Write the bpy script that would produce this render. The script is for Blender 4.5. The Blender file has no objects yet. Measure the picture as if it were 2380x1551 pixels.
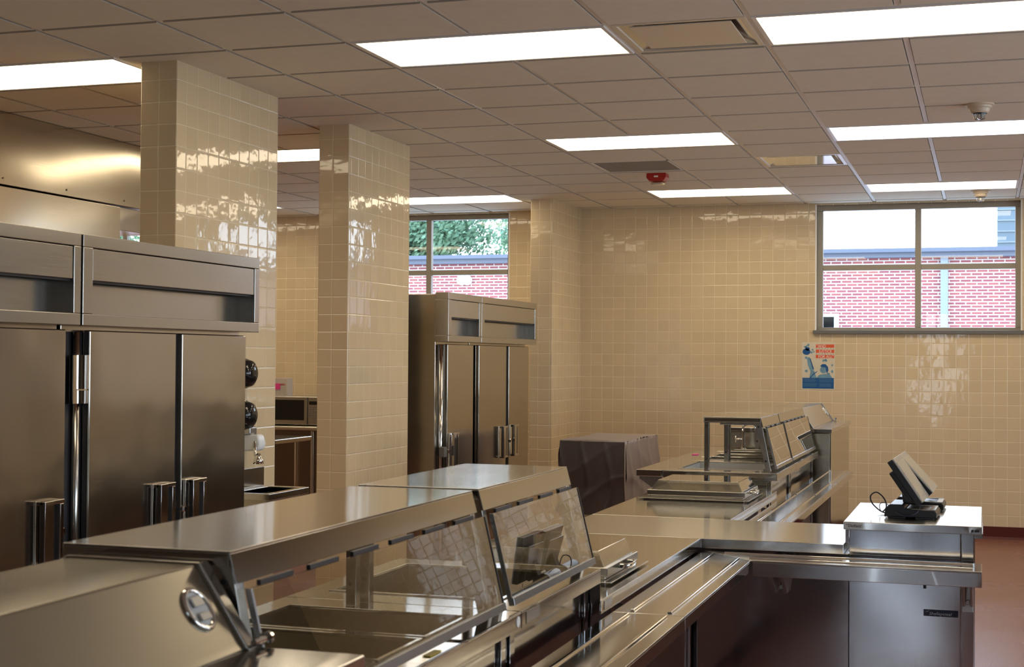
import bpy, bmesh, math, random
from mathutils import Vector, Matrix
random.seed(7)
S = bpy.context.scene
COL = S.collection
PI = math.pi
# ------------------------------------------------------------------ camera, world, exposure
F_PX = 3404.995
YAW, PIT, ROL = .311975351, .0168299, .00693259
CAMZ = 1.56
GX, GY, GZ, T = -.946155528, 6.11115356, CAMZ + 1.44360221, .6096     # ceiling grid origin, height and tile size
fw = Vector((-math.sin(YAW) * math.cos(PIT), math.cos(YAW) * math.cos(PIT), math.sin(PIT)))
r0 = Vector((math.cos(YAW), math.sin(YAW), 0)); u0 = r0.cross(fw)
rt = r0 * math.cos(ROL) + u0 * math.sin(ROL); up = -r0 * math.sin(ROL) + u0 * math.cos(ROL)
cd = bpy.data.cameras.new('camera'); cam = bpy.data.objects.new('camera', cd); COL.objects.link(cam)
M = Matrix((rt, up, -fw)).transposed().to_4x4(); M.translation = (0, 0, CAMZ)
cam.matrix_world = M
cd.sensor_width = 36; cd.lens = F_PX / 2380 * 36; cd.clip_end = 300
cd.dof.use_dof = True; cd.dof.focus_distance = 8.5; cd.dof.aperture_fstop = 9
S.camera = cam
S.view_settings.view_transform = 'Standard'; S.view_settings.look = 'None'
S.view_settings.gamma = 1; S.view_settings.use_curve_mapping = False
S.view_settings.exposure = 0.22
LIGHT_E = 6.0            # radiance of the lit diffusers
LIGHT_C = (1.0, .83, .58)
SKY_E = 5.5
w = bpy.data.worlds.new('world'); S.world = w; w.use_nodes = True
wn = w.node_tree.nodes; wl = w.node_tree.links
bg = wn['Background']; bg.inputs[1].default_value = SKY_E
tc = wn.new('ShaderNodeTexCoord'); sp = wn.new('ShaderNodeSeparateXYZ'); cr = wn.new('ShaderNodeValToRGB')
wl.new(tc.outputs['Generated'], sp.inputs[0]); wl.new(sp.outputs[2], cr.inputs[0]); wl.new(cr.outputs[0], bg.inputs[0])
cr.color_ramp.elements[0].position = 0.0; cr.color_ramp.elements[0].color = (.80, .90, 1, 1)
cr.color_ramp.elements[1].position = .7; cr.color_ramp.elements[1].color = (.42, .62, 1, 1)

# ------------------------------------------------------------------ materials
def mat(name):
    m = bpy.data.materials.new(name); m.use_nodes = True
    return m, m.node_tree.nodes, m.node_tree.links, m.node_tree.nodes['Principled BSDF']
def math_n(n, l, op, a, b=None, c=None):
    q = n.new('ShaderNodeMath'); q.operation = op
    for i, v in enumerate((a, b, c)):
        if v is None: continue
        if isinstance(v, (int, float)): q.inputs[i].default_value = v
        else: l.new(v, q.inputs[i])
    return q.outputs[0]
def plain(name, col, rough=.5, metal=0, emit=0, spec=.5, noise=0, nscale=30, bump=0):
    m, n, l, p = mat(name)
    p.inputs['Base Color'].default_value = (*col, 1); p.inputs['Roughness'].default_value = rough
    p.inputs['Metallic'].default_value = metal; p.inputs['Specular IOR Level'].default_value = spec
    if emit: p.inputs['Emission Color'].default_value = (*col, 1); p.inputs['Emission Strength'].default_value = emit
    if noise or bump:
        t = n.new('ShaderNodeTexCoord'); z = n.new('ShaderNodeTexNoise'); z.inputs['Scale'].default_value = nscale
        z.inputs['Detail'].default_value = 4; l.new(t.outputs['Object'], z.inputs[0])
        if noise:
            h = n.new('ShaderNodeHueSaturation'); h.inputs['Color'].default_value = (*col, 1)
            v = math_n(n, l, 'MULTIPLY_ADD', z.outputs[0], noise * 2, 1 - noise); l.new(v, h.inputs['Value']); l.new(h.outputs[0], p.inputs['Base Color'])
        if bump:
            b = n.new('ShaderNodeBump'); b.inputs['Distance'].default_value = bump; l.new(z.outputs[0], b.inputs['Height']); l.new(b.outputs[0], p.inputs['Normal'])
    return m
def steel(name, col=(.56, .55, .53), rough=.2, wob=.002, wscale=2.2, brush=(2, 90, 90), bvar=.1, aniso=0, tan=None):
    m, n, l, p = mat(name)
    p.inputs['Metallic'].default_value = 1; p.inputs['Base Color'].default_value = (*col, 1)
    t = n.new('ShaderNodeTexCoord')
    mp = n.new('ShaderNodeMapping'); mp.inputs['Scale'].default_value = brush; l.new(t.outputs['Object'], mp.inputs[0])
    z = n.new('ShaderNodeTexNoise'); z.inputs['Scale'].default_value = 3; z.inputs['Detail'].default_value = 3; l.new(mp.outputs[0], z.inputs[0])
    r = math_n(n, l, 'MULTIPLY_ADD', z.outputs[0], bvar, rough - bvar * .5); l.new(r, p.inputs['Roughness'])
    z2 = n.new('ShaderNodeTexNoise'); z2.inputs['Scale'].default_value = wscale; z2.inputs['Detail'].default_value = 1; l.new(t.outputs['Object'], z2.inputs[0])
    b = n.new('ShaderNodeBump'); b.inputs['Distance'].default_value = wob; l.new(z2.outputs[0], b.inputs['Height'])
    l.new(b.outputs[0], p.inputs['Normal'])
    if aniso:
        p.inputs['Anisotropic'].default_value = aniso
        if tan: tg = n.new('ShaderNodeCombineXYZ'); [setattr(tg.inputs[i], 'default_value', tan[i]) for i in range(3)]
        else: tg = n.new('ShaderNodeTangent'); tg.direction_type = 'RADIAL'; tg.axis = 'Z'
        l.new(tg.outputs[0], p.inputs['Tangent'])
    return m
def tile_mat(name, ux=-3.585, uy=6.334, col=(.70, .57, .37), grout=(.86, .77, .58)):
    P = .108
    m, n, l, p = mat(name)
    g = n.new('ShaderNodeNewGeometry'); sp = n.new('ShaderNodeSeparateXYZ'); l.new(g.outputs['Position'], sp.inputs[0])
    sn = n.new('ShaderNodeSeparateXYZ'); l.new(g.outputs['True Normal'], sn.inputs[0])
    isx = math_n(n, l, 'GREATER_THAN', math_n(n, l, 'ABSOLUTE', sn.outputs[0]), .5)
    u1 = math_n(n, l, 'DIVIDE', math_n(n, l, 'SUBTRACT', sp.outputs[0], ux - 200 * P), P)
    u2 = math_n(n, l, 'DIVIDE', math_n(n, l, 'SUBTRACT', sp.outputs[1], uy - 200 * P), P)
    v = math_n(n, l, 'DIVIDE', math_n(n, l, 'SUBTRACT', sp.outputs[2], 2.904 - 200 * P), P)
    mx = n.new('ShaderNodeMix'); l.new(isx, mx.inputs[0]); l.new(u1, mx.inputs[2]); l.new(u2, mx.inputs[3]); u = mx.outputs[0]
    fu = math_n(n, l, 'FRACT', u); fv = math_n(n, l, 'FRACT', v)
    cu = n.new('ShaderNodeCombineXYZ'); l.new(math_n(n, l, 'FLOOR', u), cu.inputs[0]); l.new(math_n(n, l, 'FLOOR', v), cu.inputs[1]); l.new(isx, cu.inputs[2])
    wnz = n.new('ShaderNodeTexWhiteNoise'); l.new(cu.outputs[0], wnz.inputs[0])
    sc = n.new('ShaderNodeSeparateXYZ'); l.new(wnz.outputs['Color'], sc.inputs[0])
    def edge(f): return math_n(n, l, 'MINIMUM', f, math_n(n, l, 'SUBTRACT', 1.0, f))
    e = math_n(n, l, 'MINIMUM', edge(fu), edge(fv))            # 0 at the joint .. .5
    joint = math_n(n, l, 'LESS_THAN', e, .014)
    s = n.new('ShaderNodeMapRange'); s.interpolation_type = 'SMOOTHSTEP'; l.new(e, s.inputs[0]); s.inputs[1].default_value = .004; s.inputs[2].default_value = .055
    tl = math_n(n, l, 'ADD', math_n(n, l, 'MULTIPLY', math_n(n, l, 'SUBTRACT', sc.outputs[0], .5), fu), math_n(n, l, 'MULTIPLY', math_n(n, l, 'SUBTRACT', sc.outputs[1], .5), fv))
    z = n.new('ShaderNodeTexNoise'); z.inputs['Scale'].default_value = 11; z.inputs['Detail'].default_value = 2; l.new(g.outputs['Position'], z.inputs[0])
    h = math_n(n, l, 'ADD', math_n(n, l, 'MULTIPLY', s.outputs[0], .0012), math_n(n, l, 'ADD', math_n(n, l, 'MULTIPLY', tl, .0016), math_n(n, l, 'MULTIPLY', z.outputs[0], .0014)))
    b = n.new('ShaderNodeBump'); b.inputs['Distance'].default_value = 1.0; l.new(h, b.inputs['Height']); l.new(b.outputs[0], p.inputs['Normal'])
    hs = n.new('ShaderNodeHueSaturation'); hs.inputs['Color'].default_value = (*col, 1)
    l.new(math_n(n, l, 'MULTIPLY_ADD', sc.outputs[2], .07, .965), hs.inputs['Value'])
    mc = n.new('ShaderNodeMix'); mc.data_type = 'RGBA'; l.new(joint, mc.inputs[0]); l.new(hs.outputs[0], mc.inputs[6]); mc.inputs[7].default_value = (*grout, 1)
    l.new(mc.outputs[2], p.inputs['Base Color'])
    l.new(math_n(n, l, 'MULTIPLY_ADD', joint, .35, .06), p.inputs['Roughness'])
    return m
def brick_mat():
    m, n, l, p = mat('red_brick')
    g = n.new('ShaderNodeNewGeometry'); sp = n.new('ShaderNodeSeparateXYZ'); l.new(g.outputs['Position'], sp.inputs[0])
    c = n.new('ShaderNodeCombineXYZ'); l.new(math_n(n, l, 'ADD', sp.outputs[0], sp.outputs[1]), c.inputs[0]); l.new(sp.outputs[2], c.inputs[1])
    b = n.new('ShaderNodeTexBrick'); l.new(c.outputs[0], b.inputs[0]); b.inputs['Scale'].default_value = 1
    b.inputs['Brick Width'].default_value = .235; b.inputs['Row Height'].default_value = .072; b.inputs['Mortar Size'].default_value = .012
    b.inputs['Color1'].default_value = (.36, .10, .09, 1); b.inputs['Color2'].default_value = (.26, .07, .08, 1); b.inputs['Mortar'].default_value = (.62, .58, .54, 1)
    l.new(b.outputs[0], p.inputs['Base Color']); p.inputs['Roughness'].default_value = .8
    return m
def glass_mat(name, boost=1.5, tint=(1, 1, 1), rough=0, ior=1.5, add=0.0):
    m, n, l, p = mat(name); n.remove(p)
    o = n['Material Output']; t = n.new('ShaderNodeBsdfTransparent'); t.inputs[0].default_value = (*tint, 1)
    gl = n.new('ShaderNodeBsdfGlossy'); gl.inputs['Roughness'].default_value = rough
    f = n.new('ShaderNodeFresnel'); f.inputs[0].default_value = ior
    g = n.new('ShaderNodeNewGeometry')
    k = math_n(n, l, 'MULTIPLY', math_n(n, l, 'ADD', math_n(n, l, 'MULTIPLY', f.outputs[0], boost), add), math_n(n, l, 'SUBTRACT', 1.0, g.outputs['Backfacing']))
    k = math_n(n, l, 'MINIMUM', k, 1.0)
    mx = n.new('ShaderNodeMixShader'); l.new(k, mx.inputs[0]); l.new(t.outputs[0], mx.inputs[1]); l.new(gl.outputs[0], mx.inputs[2]); l.new(mx.outputs[0], o.inputs[0])
    return m
def lit_mat():
    m, n, l, p = mat('lit_prismatic_diffuser')
    t = n.new('ShaderNodeTexCoord'); sp = n.new('ShaderNodeSeparateXYZ'); l.new(t.outputs['Object'], sp.inputs[0])
    a = math_n(n, l, 'SINE', math_n(n, l, 'MULTIPLY', sp.outputs[0], 520)); b = math_n(n, l, 'SINE', math_n(n, l, 'MULTIPLY', sp.outputs[1], 520))
    s = math_n(n, l, 'MULTIPLY_ADD', math_n(n, l, 'MULTIPLY', a, b), .08 * LIGHT_E, LIGHT_E)
    p.inputs['Emission Color'].default_value = (*LIGHT_C, 1); l.new(s, p.inputs['Emission Strength'])
    p.inputs['Base Color'].default_value = (.8, .8, .8, 1); p.inputs['Roughness'].default_value = .4
    return m
def floor_mat():
    m, n, l, p = mat('red_brown_speckled_floor')
    t = n.new('ShaderNodeTexCoord'); z = n.new('ShaderNodeTexNoise'); z.inputs['Scale'].default_value = 160; z.inputs['Detail'].default_value = 3; l.new(t.outputs['Object'], z.inputs[0])
    z2 = n.new('ShaderNodeTexNoise'); z2.inputs['Scale'].default_value = 1.6; z2.inputs['Detail'].default_value = 4; l.new(t.outputs['Object'], z2.inputs[0])
    r = n.new('ShaderNodeValToRGB'); l.new(z.outputs[0], r.inputs[0]); r.color_ramp.elements[0].position = .35; r.color_ramp.elements[1].position = .7
    r.color_ramp.elements[0].color = (.17, .06, .042, 1); r.color_ramp.elements[1].color = (.36, .17, .13, 1); l.new(r.outputs[0], p.inputs['Base Color'])
    l.new(math_n(n, l, 'MULTIPLY_ADD', z2.outputs[0], .25, .12), p.inputs['Roughness'])
    b = n.new('ShaderNodeBump'); b.inputs['Distance'].default_value = .0011; l.new(z.outputs[0], b.inputs['Height']); l.new(b.outputs[0], p.inputs['Normal'])
    return m

MT = dict(
    tile=tile_mat('almond_wall_tile'), tile_p=tile_mat('almond_pillar_tile', ux=-3.829),
    edge=plain('shaded_tile_edge', (.52, .47, .39), .9), ceil=plain('ceiling_tile_white', (.84, .79, .67), .9, noise=.05, nscale=14, bump=.0006), grid=plain('ceiling_grid_paint', (.90, .88, .82), .4),  # edge: tile sides coloured darker to paint in the shade of the joints
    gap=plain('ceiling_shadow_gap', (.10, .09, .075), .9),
    floor=floor_mat(), base=plain('dark_red_cove_base', (.085, .012, .010), .3),
    top=steel('counter_steel', (.56, .55, .53), .095, .0022, 1.6, (60, 2, 60), .03, .88, (0, 1, 0)), topx=steel('counter_steel_crosswise', (.64, .63, .61), .15, .0010, 1.6, (2, 60, 60), .04, .93, (0, 1, 0)),
    body=steel('panel_steel', (.50, .50, .50), .10, .016, 1.3, (60, 60, 2), .06), fridge=steel('fridge_steel', (.50, .465, .41), .16, .010, 2.4, (3, 3, 60), .06, .6),
    header=steel('header_steel', (.50, .485, .45), .20, .0025, 1.5, (3, 3, 60), .08, .5), warmer=steel('warmer_steel', (.36, .33, .27), .24, .004, 1.4, (2, 2, 60), .06), hood=steel('hood_steel', (.54, .49, .39), .2, .03, .9, (2, 2, 60), .08),
    well=steel('well_steel', (.52, .49, .40), .3, .002, 4), dark=plain('dark_recess', (.012, .012, .013), .5),
    chrome=plain('chrome', (.72, .70, .66), .07, 1), alum=plain('aluminium_trim', (.50, .51, .52), .25, 1), gasket=plain('black_gasket', (.02, .02, .025), .4),
    glass=glass_mat('window_glass', 1.4), guard=glass_mat('sneeze_guard_glass', 3.0, (.95, .96, .94)), acrylic=glass_mat('clear_lid_plastic', 2.4, (.90, .89, .86), .04, 1.49, .08),
    frame=plain('window_frame_paint', (.36, .33, .27), .4), sill=plain('grey_sill', (.16, .16, .15), .35), lit=lit_mat(),
    fixture=plain('fixture_white_enamel', (.78, .77, .75), .3), vent=plain('vent_white_enamel', (.74, .66, .54), .22), grille=plain('grey_grille', (.30, .28, .25), .7, noise=.2, nscale=200),
    ventcone=plain('glossy_vent_cone', (.70, .68, .64), .08, .85), red=plain('alarm_red', (.42, .02, .012), .35), clear=glass_mat('clear_strobe_lens', 2.5, (.9, .85, .75), .05, 1.5, .15),
    cream=plain('smoke_detector_cream', (.66, .56, .42), .4), black=plain('black_plastic', (.012, .012, .014), .28), blackgloss=plain('black_gloss', (.01, .01, .012), .08),
    screen=plain('touch_screen_glass', (.42, .40, .34), .12), bezel=plain('silver_bezel', (.50, .49, .46), .3, .6), cable=plain('black_cable', (.015, .02, .05), .35),
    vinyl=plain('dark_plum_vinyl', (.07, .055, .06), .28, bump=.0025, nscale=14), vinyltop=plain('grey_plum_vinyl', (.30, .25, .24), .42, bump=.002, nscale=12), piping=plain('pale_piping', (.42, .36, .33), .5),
    white=plain('white_print', (.85, .83, .78), .5), paper=plain('poster_paper', (.70, .64, .50), .3, noise=.12, nscale=14), blue=plain('poster_blue', (.012, .10, .30), .3), paleblue=plain('poster_pale_blue', (.17, .33, .45), .35, noise=.35, nscale=18),
    orange=plain('poster_orange', (.75, .12, .045), .35), pinkp=plain('poster_pink', (.75, .28, .26), .35), navy=plain('navy_plate', (.012, .016, .028), .2), silvertext=plain('silver_lettering', (.45, .46, .48), .3),
    blacktext=plain('black_lettering', (.02, .02, .025), .4), sticker=plain('sticker_grey', (.58, .58, .57), .4), yellow=plain('yellow_sticker', (.75, .55, .03), .4), pink=plain('pink_note', (.85, .06, .33), .6), cardboard=plain('white_carton', (.60, .54, .48), .6),
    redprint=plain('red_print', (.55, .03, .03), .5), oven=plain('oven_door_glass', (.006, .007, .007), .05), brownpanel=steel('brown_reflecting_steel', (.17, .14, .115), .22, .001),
    brick=brick_mat(), fascia=plain('blue_grey_fascia', (.11, .13, .17), .5), siding=plain('blue_grey_siding', (.12, .17, .19), .5), bark=plain('bark', (.10, .07, .05), .9),
    leaf=plain('leaf_green', (.15, .27, .15), .6, noise=.4, nscale=3), leafpale=plain('pale_leaf_green', (.22, .36, .18), .6, noise=.4, nscale=3), ground=plain('pale_concrete_ground', (.50, .48, .44), .9), downpipe=plain('pale_blue_downpipe', (.24, .28, .32), .4),
    lampglass=plain('lamp_globe', (.85, .9, .95), .3), rightwall=plain('cafeteria_wall_paint', (.26, .22, .16), .7))

# ------------------------------------------------------------------ builders
WL = {}
def B(): return bmesh.new()
def box(bm, x0, x1, y0, y1, z0, z1):
    v = [bm.verts.new((x, y, z)) for z in (z0, z1) for y in (y0, y1) for x in (x0, x1)]
    for f in ((0, 2, 3, 1), (4, 5, 7, 6), (0, 1, 5, 4), (2, 6, 7, 3), (0, 4, 6, 2), (1, 3, 7, 5)): bm.faces.new([v[i] for i in f])
    return v
def prism(bm, pts, axis, a, b):
    """polygon pts extruded along axis 0/1/2 from a to b; pts hold the other two coordinates in order"""
    def P(p, t):
        q = list(p); q.insert(axis, t); return q
    A = [bm.verts.new(P(p, a)) for p in pts]; Bv = [bm.verts.new(P(p, b)) for p in pts]
    n = len(pts); bm.faces.new(A); bm.faces.new(Bv[::-1])
    for i in range(n): bm.faces.new((A[i], Bv[i], Bv[(i + 1) % n], A[(i + 1) % n]))
def lathe(bm, c, prof, seg=24, axis=2, a0=0, a1=2 * PI):
    """prof: (radius, height) list along axis from centre c"""
    full = abs(a1 - a0 - 2 * PI) < 1e-6; k = seg if full else seg + 1
    rings = []
    for r, h in prof:
        ring = []
        for i in range(k):
            t = a0 + (a1 - a0) * i / seg; p = [r * math.cos(t), r * math.sin(t)]; p.insert(axis, h)
            ring.append(bm.verts.new([c[j] + p[j] for j in range(3)]))
        rings.append(ring)
    for a, b in zip(rings, rings[1:]):
        for i in range(seg): bm.faces.new((a[i], a[(i + 1) % k], b[(i + 1) % k], b[i]))
    if full:
        for rg in (rings[0], rings[-1]):
            try: bm.faces.new(rg)
            except ValueError: pass
def tube(bm, pts, r, seg=8, closed=False):
    pts = [Vector(p) for p in pts]; n = len(pts); rings = []; prev = None
    for i, p in enumerate(pts):
        a = pts[i - 1] if (i or closed) else p; b = pts[(i + 1) % n] if (i < n - 1 or closed) else p
        d = (b - a).normalized()
        if prev is None: s = d.orthogonal().normalized()
        else: s = (prev - d * prev.dot(d)).normalized()
        prev = s; t = d.cross(s); rr = r[i] if isinstance(r, (list, tuple)) else r
        rings.append([bm.verts.new(p + (s * math.cos(q) + t * math.sin(q)) * rr) for q in (2 * PI * j / seg for j in range(seg))])
    m = n if closed else n - 1
    for i in range(m):
        a, b = rings[i], rings[(i + 1) % n]
        for j in range(seg): bm.faces.new((a[j], a[(j + 1) % seg], b[(j + 1) % seg], b[j]))
    if not closed: bm.faces.new(rings[0][::-1]); bm.faces.new(rings[-1])
def smoothpts(pts, k=6):
    P = [Vector(p) for p in pts]; out = []
    for i in range(len(P) - 1):
        a, b, c, d = P[max(i - 1, 0)], P[i], P[i + 1], P[min(i + 2, len(P) - 1)]
        for j in range(k):
            t = j / k; out.append(.5 * ((2 * b) + (c - a) * t + (2 * a - 5 * b + 4 * c - d) * t * t + (3 * b - a - 3 * c + d) * t ** 3))
    return out + [P[-1]]
def wloc(o):
    v = Vector(o.location)
    while o.parent: o = o.parent; v += Vector(o.location)
    return v
def obj(name, bm, m, parent=None, bevel=0, smooth=False, loc=None, seg=2):
    bmesh.ops.recalc_face_normals(bm, faces=bm.faces[:])
    if parent is not None: base = wloc(parent)
    elif loc is not None: base = Vector(loc)
    else:
        xs = [v.co for v in bm.verts]; base = Vector(((min(v.x for v in xs) + max(v.x for v in xs)) / 2, (min(v.y for v in xs) + max(v.y for v in xs)) / 2, min(v.z for v in xs)))
    for v in bm.verts: v.co -= base
    me = bpy.data.meshes.new(name); bm.to_mesh(me); bm.free()
    for f in me.polygons: f.use_smooth = smooth
    for q in (m if isinstance(m, (list, tuple)) else [m]): me.materials.append(q)
    o = bpy.data.objects.new(name, me); COL.objects.link(o)
    if parent is not None: o.parent = parent
    else: o.location = base
    if bevel:
        d = o.modifiers.new('bevel', 'BEVEL'); d.width = bevel; d.segments = seg; d.limit_method = 'ANGLE'; d.angle_limit = math.radians(40)
        for f in me.polygons: f.use_smooth = True
        d.harden_normals = True
    return o
def thing(name, label, cat, loc, group=None, rz=0):
    o = bpy.data.objects.new(name, None); COL.objects.link(o); o.location = loc; o.empty_display_size = .1
    tag(o, label, cat, group); return o
def tag(o, label, cat, group=None):
    o['label'] = label; o['category'] = cat
    if group: o['group'] = group
    return o
def struct(o, label=None, cat=None):
    o['kind'] = 'structure'
    if label: o['label'] = label
    if cat: o['category'] = cat
    return o
def dup(o, loc=None, parent=None):
    c = o.copy(); COL.objects.link(c)
    if parent is not None: c.parent = parent
    if loc is not None: c.location = loc
    for ch in list(o.children): dup(ch, None, c)
    return c
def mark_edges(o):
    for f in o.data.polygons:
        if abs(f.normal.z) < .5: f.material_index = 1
def text(name, body, size, loc, m, parent, rx=PI / 2, rz=0, shear=0, ext=.0006, sx=1.0, align='LEFT'):
    c = bpy.data.curves.new(name, 'FONT'); c.body = body; c.size = size; c.shear = shear; c.extrude = ext; c.align_x = align
    o = bpy.data.objects.new(name, c); COL.objects.link(o)
    dg = bpy.context.evaluated_depsgraph_get(); me = bpy.data.meshes.new_from_object(o.evaluated_get(dg))
    bpy.data.objects.remove(o)
    me.materials.clear(); me.materials.append(m)
    mt = Matrix.Translation(Vector(loc) - wloc(parent)) @ Matrix.Rotation(rz, 4, 'Z') @ Matrix.Rotation(rx, 4, 'X') @ Matrix.Diagonal((sx, 1, 1, 1))
    me.transform(mt)
    o = bpy.data.objects.new(name, me); COL.objects.link(o); o.parent = parent
    return o
def gx(i): return GX + T * i
def gy(j): return GY + T * j

# ------------------------------------------------------------------ room shell
X0, X1, Y0, Y1, H = -10.5, 4.6, -4.2, 13.6, GZ
bm = B(); box(bm, X0, X1, Y0, Y1, -.1, 0); struct(obj('floor', bm, MT['floor'], loc=(0, 0, 0)), 'red-brown speckled seamless floor beyond the cashier counter', 'floor')
# windows in back wall: (x0, x1)
WZ0, WZ1 = 1.835, 2.985
WINS = [(-1.47, .31), (-6.2, -4.42), (-9.7, -7.92)]
bm = B(); YB = 14.0
segs = sorted(WINS); xs = X0
for a, b in segs:
    box(bm, xs, a, Y1, YB, 0, H + .3); box(bm, a, b, Y1, YB, 0, WZ0); box(bm, a, b, Y1, YB, WZ1, H + .3); xs = b
box(bm, xs, X1, Y1, YB, 0, H + .3)
bmesh.ops.remove_doubles(bm, verts=bm.verts[:], dist=1e-5)
struct(obj('wall_back', bm, MT['tile'], loc=(0, Y1, 0)), 'glossy almond ceramic tiled wall behind the serving line', 'wall')
bm = B(); box(bm, X0 - .2, X0, Y0, YB, 0, H + .3); struct(obj('wall_left', bm, MT['tile'], loc=(X0, 0, 0)))
# cafeteria side walls with big windows (outside the frame, they let the daylight in)
def pierced(name, axis, pos, thick, a0, a1, holes, z0, z1):
    bm = B(); s = a0
    def bb(p, q, r0_, r1_):
        if axis == 0: box(bm, pos, pos + thick, p, q, r0_, r1_)
        else: box(bm, p, q, pos, pos + thick, r0_, r1_)
    for a, b in holes: bb(s, a, 0, H + .3); bb(a, b, 0, z0); bb(a, b, z1, H + .3); s = b
    bb(s, a1, 0, H + .3)
    return struct(obj(name, bm, MT['rightwall'], loc=(0, 0, 0)))
RH = [(.8, 3.4), (4.3, 6.9), (7.8, 10.4)]; FH = [(-1.22, -.66)]
pierced('wall_right', 0, X1, .2, Y0, YB, RH, .9, 2.6)
pierced('wall_front', 1, Y0 - .2, .2, X0, X1, FH, .25, 2.6)
# baseboard
bm = B(); prism(bm, [(Y1, .108), (Y1 - .012, .108), (Y1 - .014, .02), (Y1 - .035, 0.0), (Y1, 0.0)], 0, -3.7, X1); struct(obj('baseboard_back', bm, MT['base']), 'dark red cove base at the foot of the tiled wall', 'baseboard')
# pillars
def pillar(x0, x1, y0, y1, lab):
    bm = B(); box(bm, x0, x1, y0, y1, 0, H)
    struct(obj('wall_pillar', bm, MT['tile_p'], bevel=.006), lab, 'pillar')
pillar(-3.932, -3.73, 6.245, 7.315, 'almond tiled pillar beside the two-door refrigerator')
pillar(-3.925, -3.72, 8.25, 9.25, 'almond tiled pillar standing alone between the microwave gap and the back window')
pillar(-3.91, -3.70, 12.65, Y1, 'almond tiled pillar built against the back wall')

# ceiling: grid bars, drop tiles
cells = {}
LIGHTS = []
for j in (-5, 0, 5, 10):
    for i in (-15, -11, -7, -3, 0, 4): LIGHTS.append((i, j))
used = set()
for i, j in LIGHTS: used |= {(i, j), (i + 1, j)}
VENTS = [(-1, 0), (-1, 7)]; RET = (-3, 7)
for c in VENTS + [RET]: used.add(c)
bm = B(); bg_ = B(); bw = .0125
i0 = math.ceil((X0 - GX) / T) - 1; i1 = math.floor((X1 - GX) / T); j0 = math.ceil((Y0 - GY) / T) - 1; j1 = math.floor((Y1 - GY) / T)
for i in range(i0, i1 + 1):
    for j in range(j0, j1 + 1):
        if (i, j) in used: continue
        a, b = max(gx(i) + bw + .004, X0 + .005), min(gx(i + 1) - bw - .004, X1 - .005); c, d = max(gy(j) + bw + .004, Y0 + .005), min(gy(j + 1) - bw - .004, Y1 - .005)
        if b - a > .02 and d - c > .02: box(bm, a, b, c, d, GZ - .008, GZ + .01)
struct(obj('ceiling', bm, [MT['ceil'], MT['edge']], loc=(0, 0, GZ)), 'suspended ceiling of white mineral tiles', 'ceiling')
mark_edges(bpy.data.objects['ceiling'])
for i in range(i0 + 1, i1 + 1): box(bg_, gx(i) - bw, gx(i) + bw, Y0, Y1, GZ - .001, GZ + .012)
for j in range(j0 + 1, j1 + 1): box(bg_, X0, X1, gy(j) - bw, gy(j) + bw, GZ - .0004, GZ + .011)
struct(obj('trim_1', bg_, MT['grid'], loc=(0, 0, GZ)), 'thin white metal grid carrying the ceiling tiles', 'ceiling grid')
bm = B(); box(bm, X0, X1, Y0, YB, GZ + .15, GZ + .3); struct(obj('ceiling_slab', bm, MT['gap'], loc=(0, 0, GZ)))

# ------------------------------------------------------------------ ceiling fixtures
def light_fixture():
    t = thing('ceiling_light', '', 'ceiling light', (T, T / 2, GZ)); ox, oy = 0, 0
    a, b, c, d = .012, 2 * T - .012, .012, T - .012
    bm = B()
    for (p, q, r, s) in ((a, b, c, c + .02), (a, b, d - .02, d), (a, a + .02, c + .02, d - .02), (b - .02, b, c + .02, d - .02)): box(bm, p, q, r, s, GZ - .009, GZ + .012)
    obj('frame', bm, MT['fixture'], t, bevel=.002)
    bm = B(); box(bm, a + .02, b - .02, c + .02, d - .02, GZ - .003, GZ + .004); obj('diffuser', bm, MT['lit'], t)
    bm = B()
    box(bm, a, b, c, c + .012, GZ + .012, GZ + .10); box(bm, a, b, d - .012, d, GZ + .012, GZ + .10); box(bm, a, a + .012, c, d, GZ + .012, GZ + .10); box(bm, b - .012, b, c, d, GZ + .012, GZ + .10); box(bm, a, b, c, d, GZ + .09, GZ + .10)
    obj('housing', bm, MT['fixture'], t)
    return t
LT = {(-3, 0): 'big lit ceiling light panel beside the near square air diffuser, over the sneeze guards',
      (0, 0): 'lit ceiling light panel cut by the top edge, past the near air diffuser',
      (-3, 5): 'lit ceiling light panel over the return grille, middle of its row',
      (0, 5): 'lit ceiling light panel just behind the larger smoke detector',
      (-3, 10): 'lit ceiling light panel just behind the red fire alarm',
      (0, 10): 'lit ceiling light panel just in front of the small smoke detector by the window',
      (-7, 0): 'lit ceiling light panel before the steel hood, partly hidden by the first tiled pillar',
      (-7, 5): 'lit ceiling light panel seen in the gap between the two free-standing tiled pillars',
      (-7, 10): 'lit ceiling light panel over the window with trees, beside the second pillar',
      (-11, 10): 'tiny corner of a lit ceiling light panel low in the gap between pillars'}
proto = light_fixture(); first = True
for (i, j) in LIGHTS:
    if j == -5 and i >= 0: continue
    loc = (gx(i) + T, gy(j) + T / 2, GZ)
    if gx(i) < X0 or gx(i + 2) > X1: 
        continue
    o = proto if first else dup(proto, loc); first = False; o.location = loc
    o['label'] = LT.get((i, j), 'lit ceiling light panel over the part of the room beyond the picture'); o['category'] = 'ceiling light'; o['group'] = 'lit ceiling panels'
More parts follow.
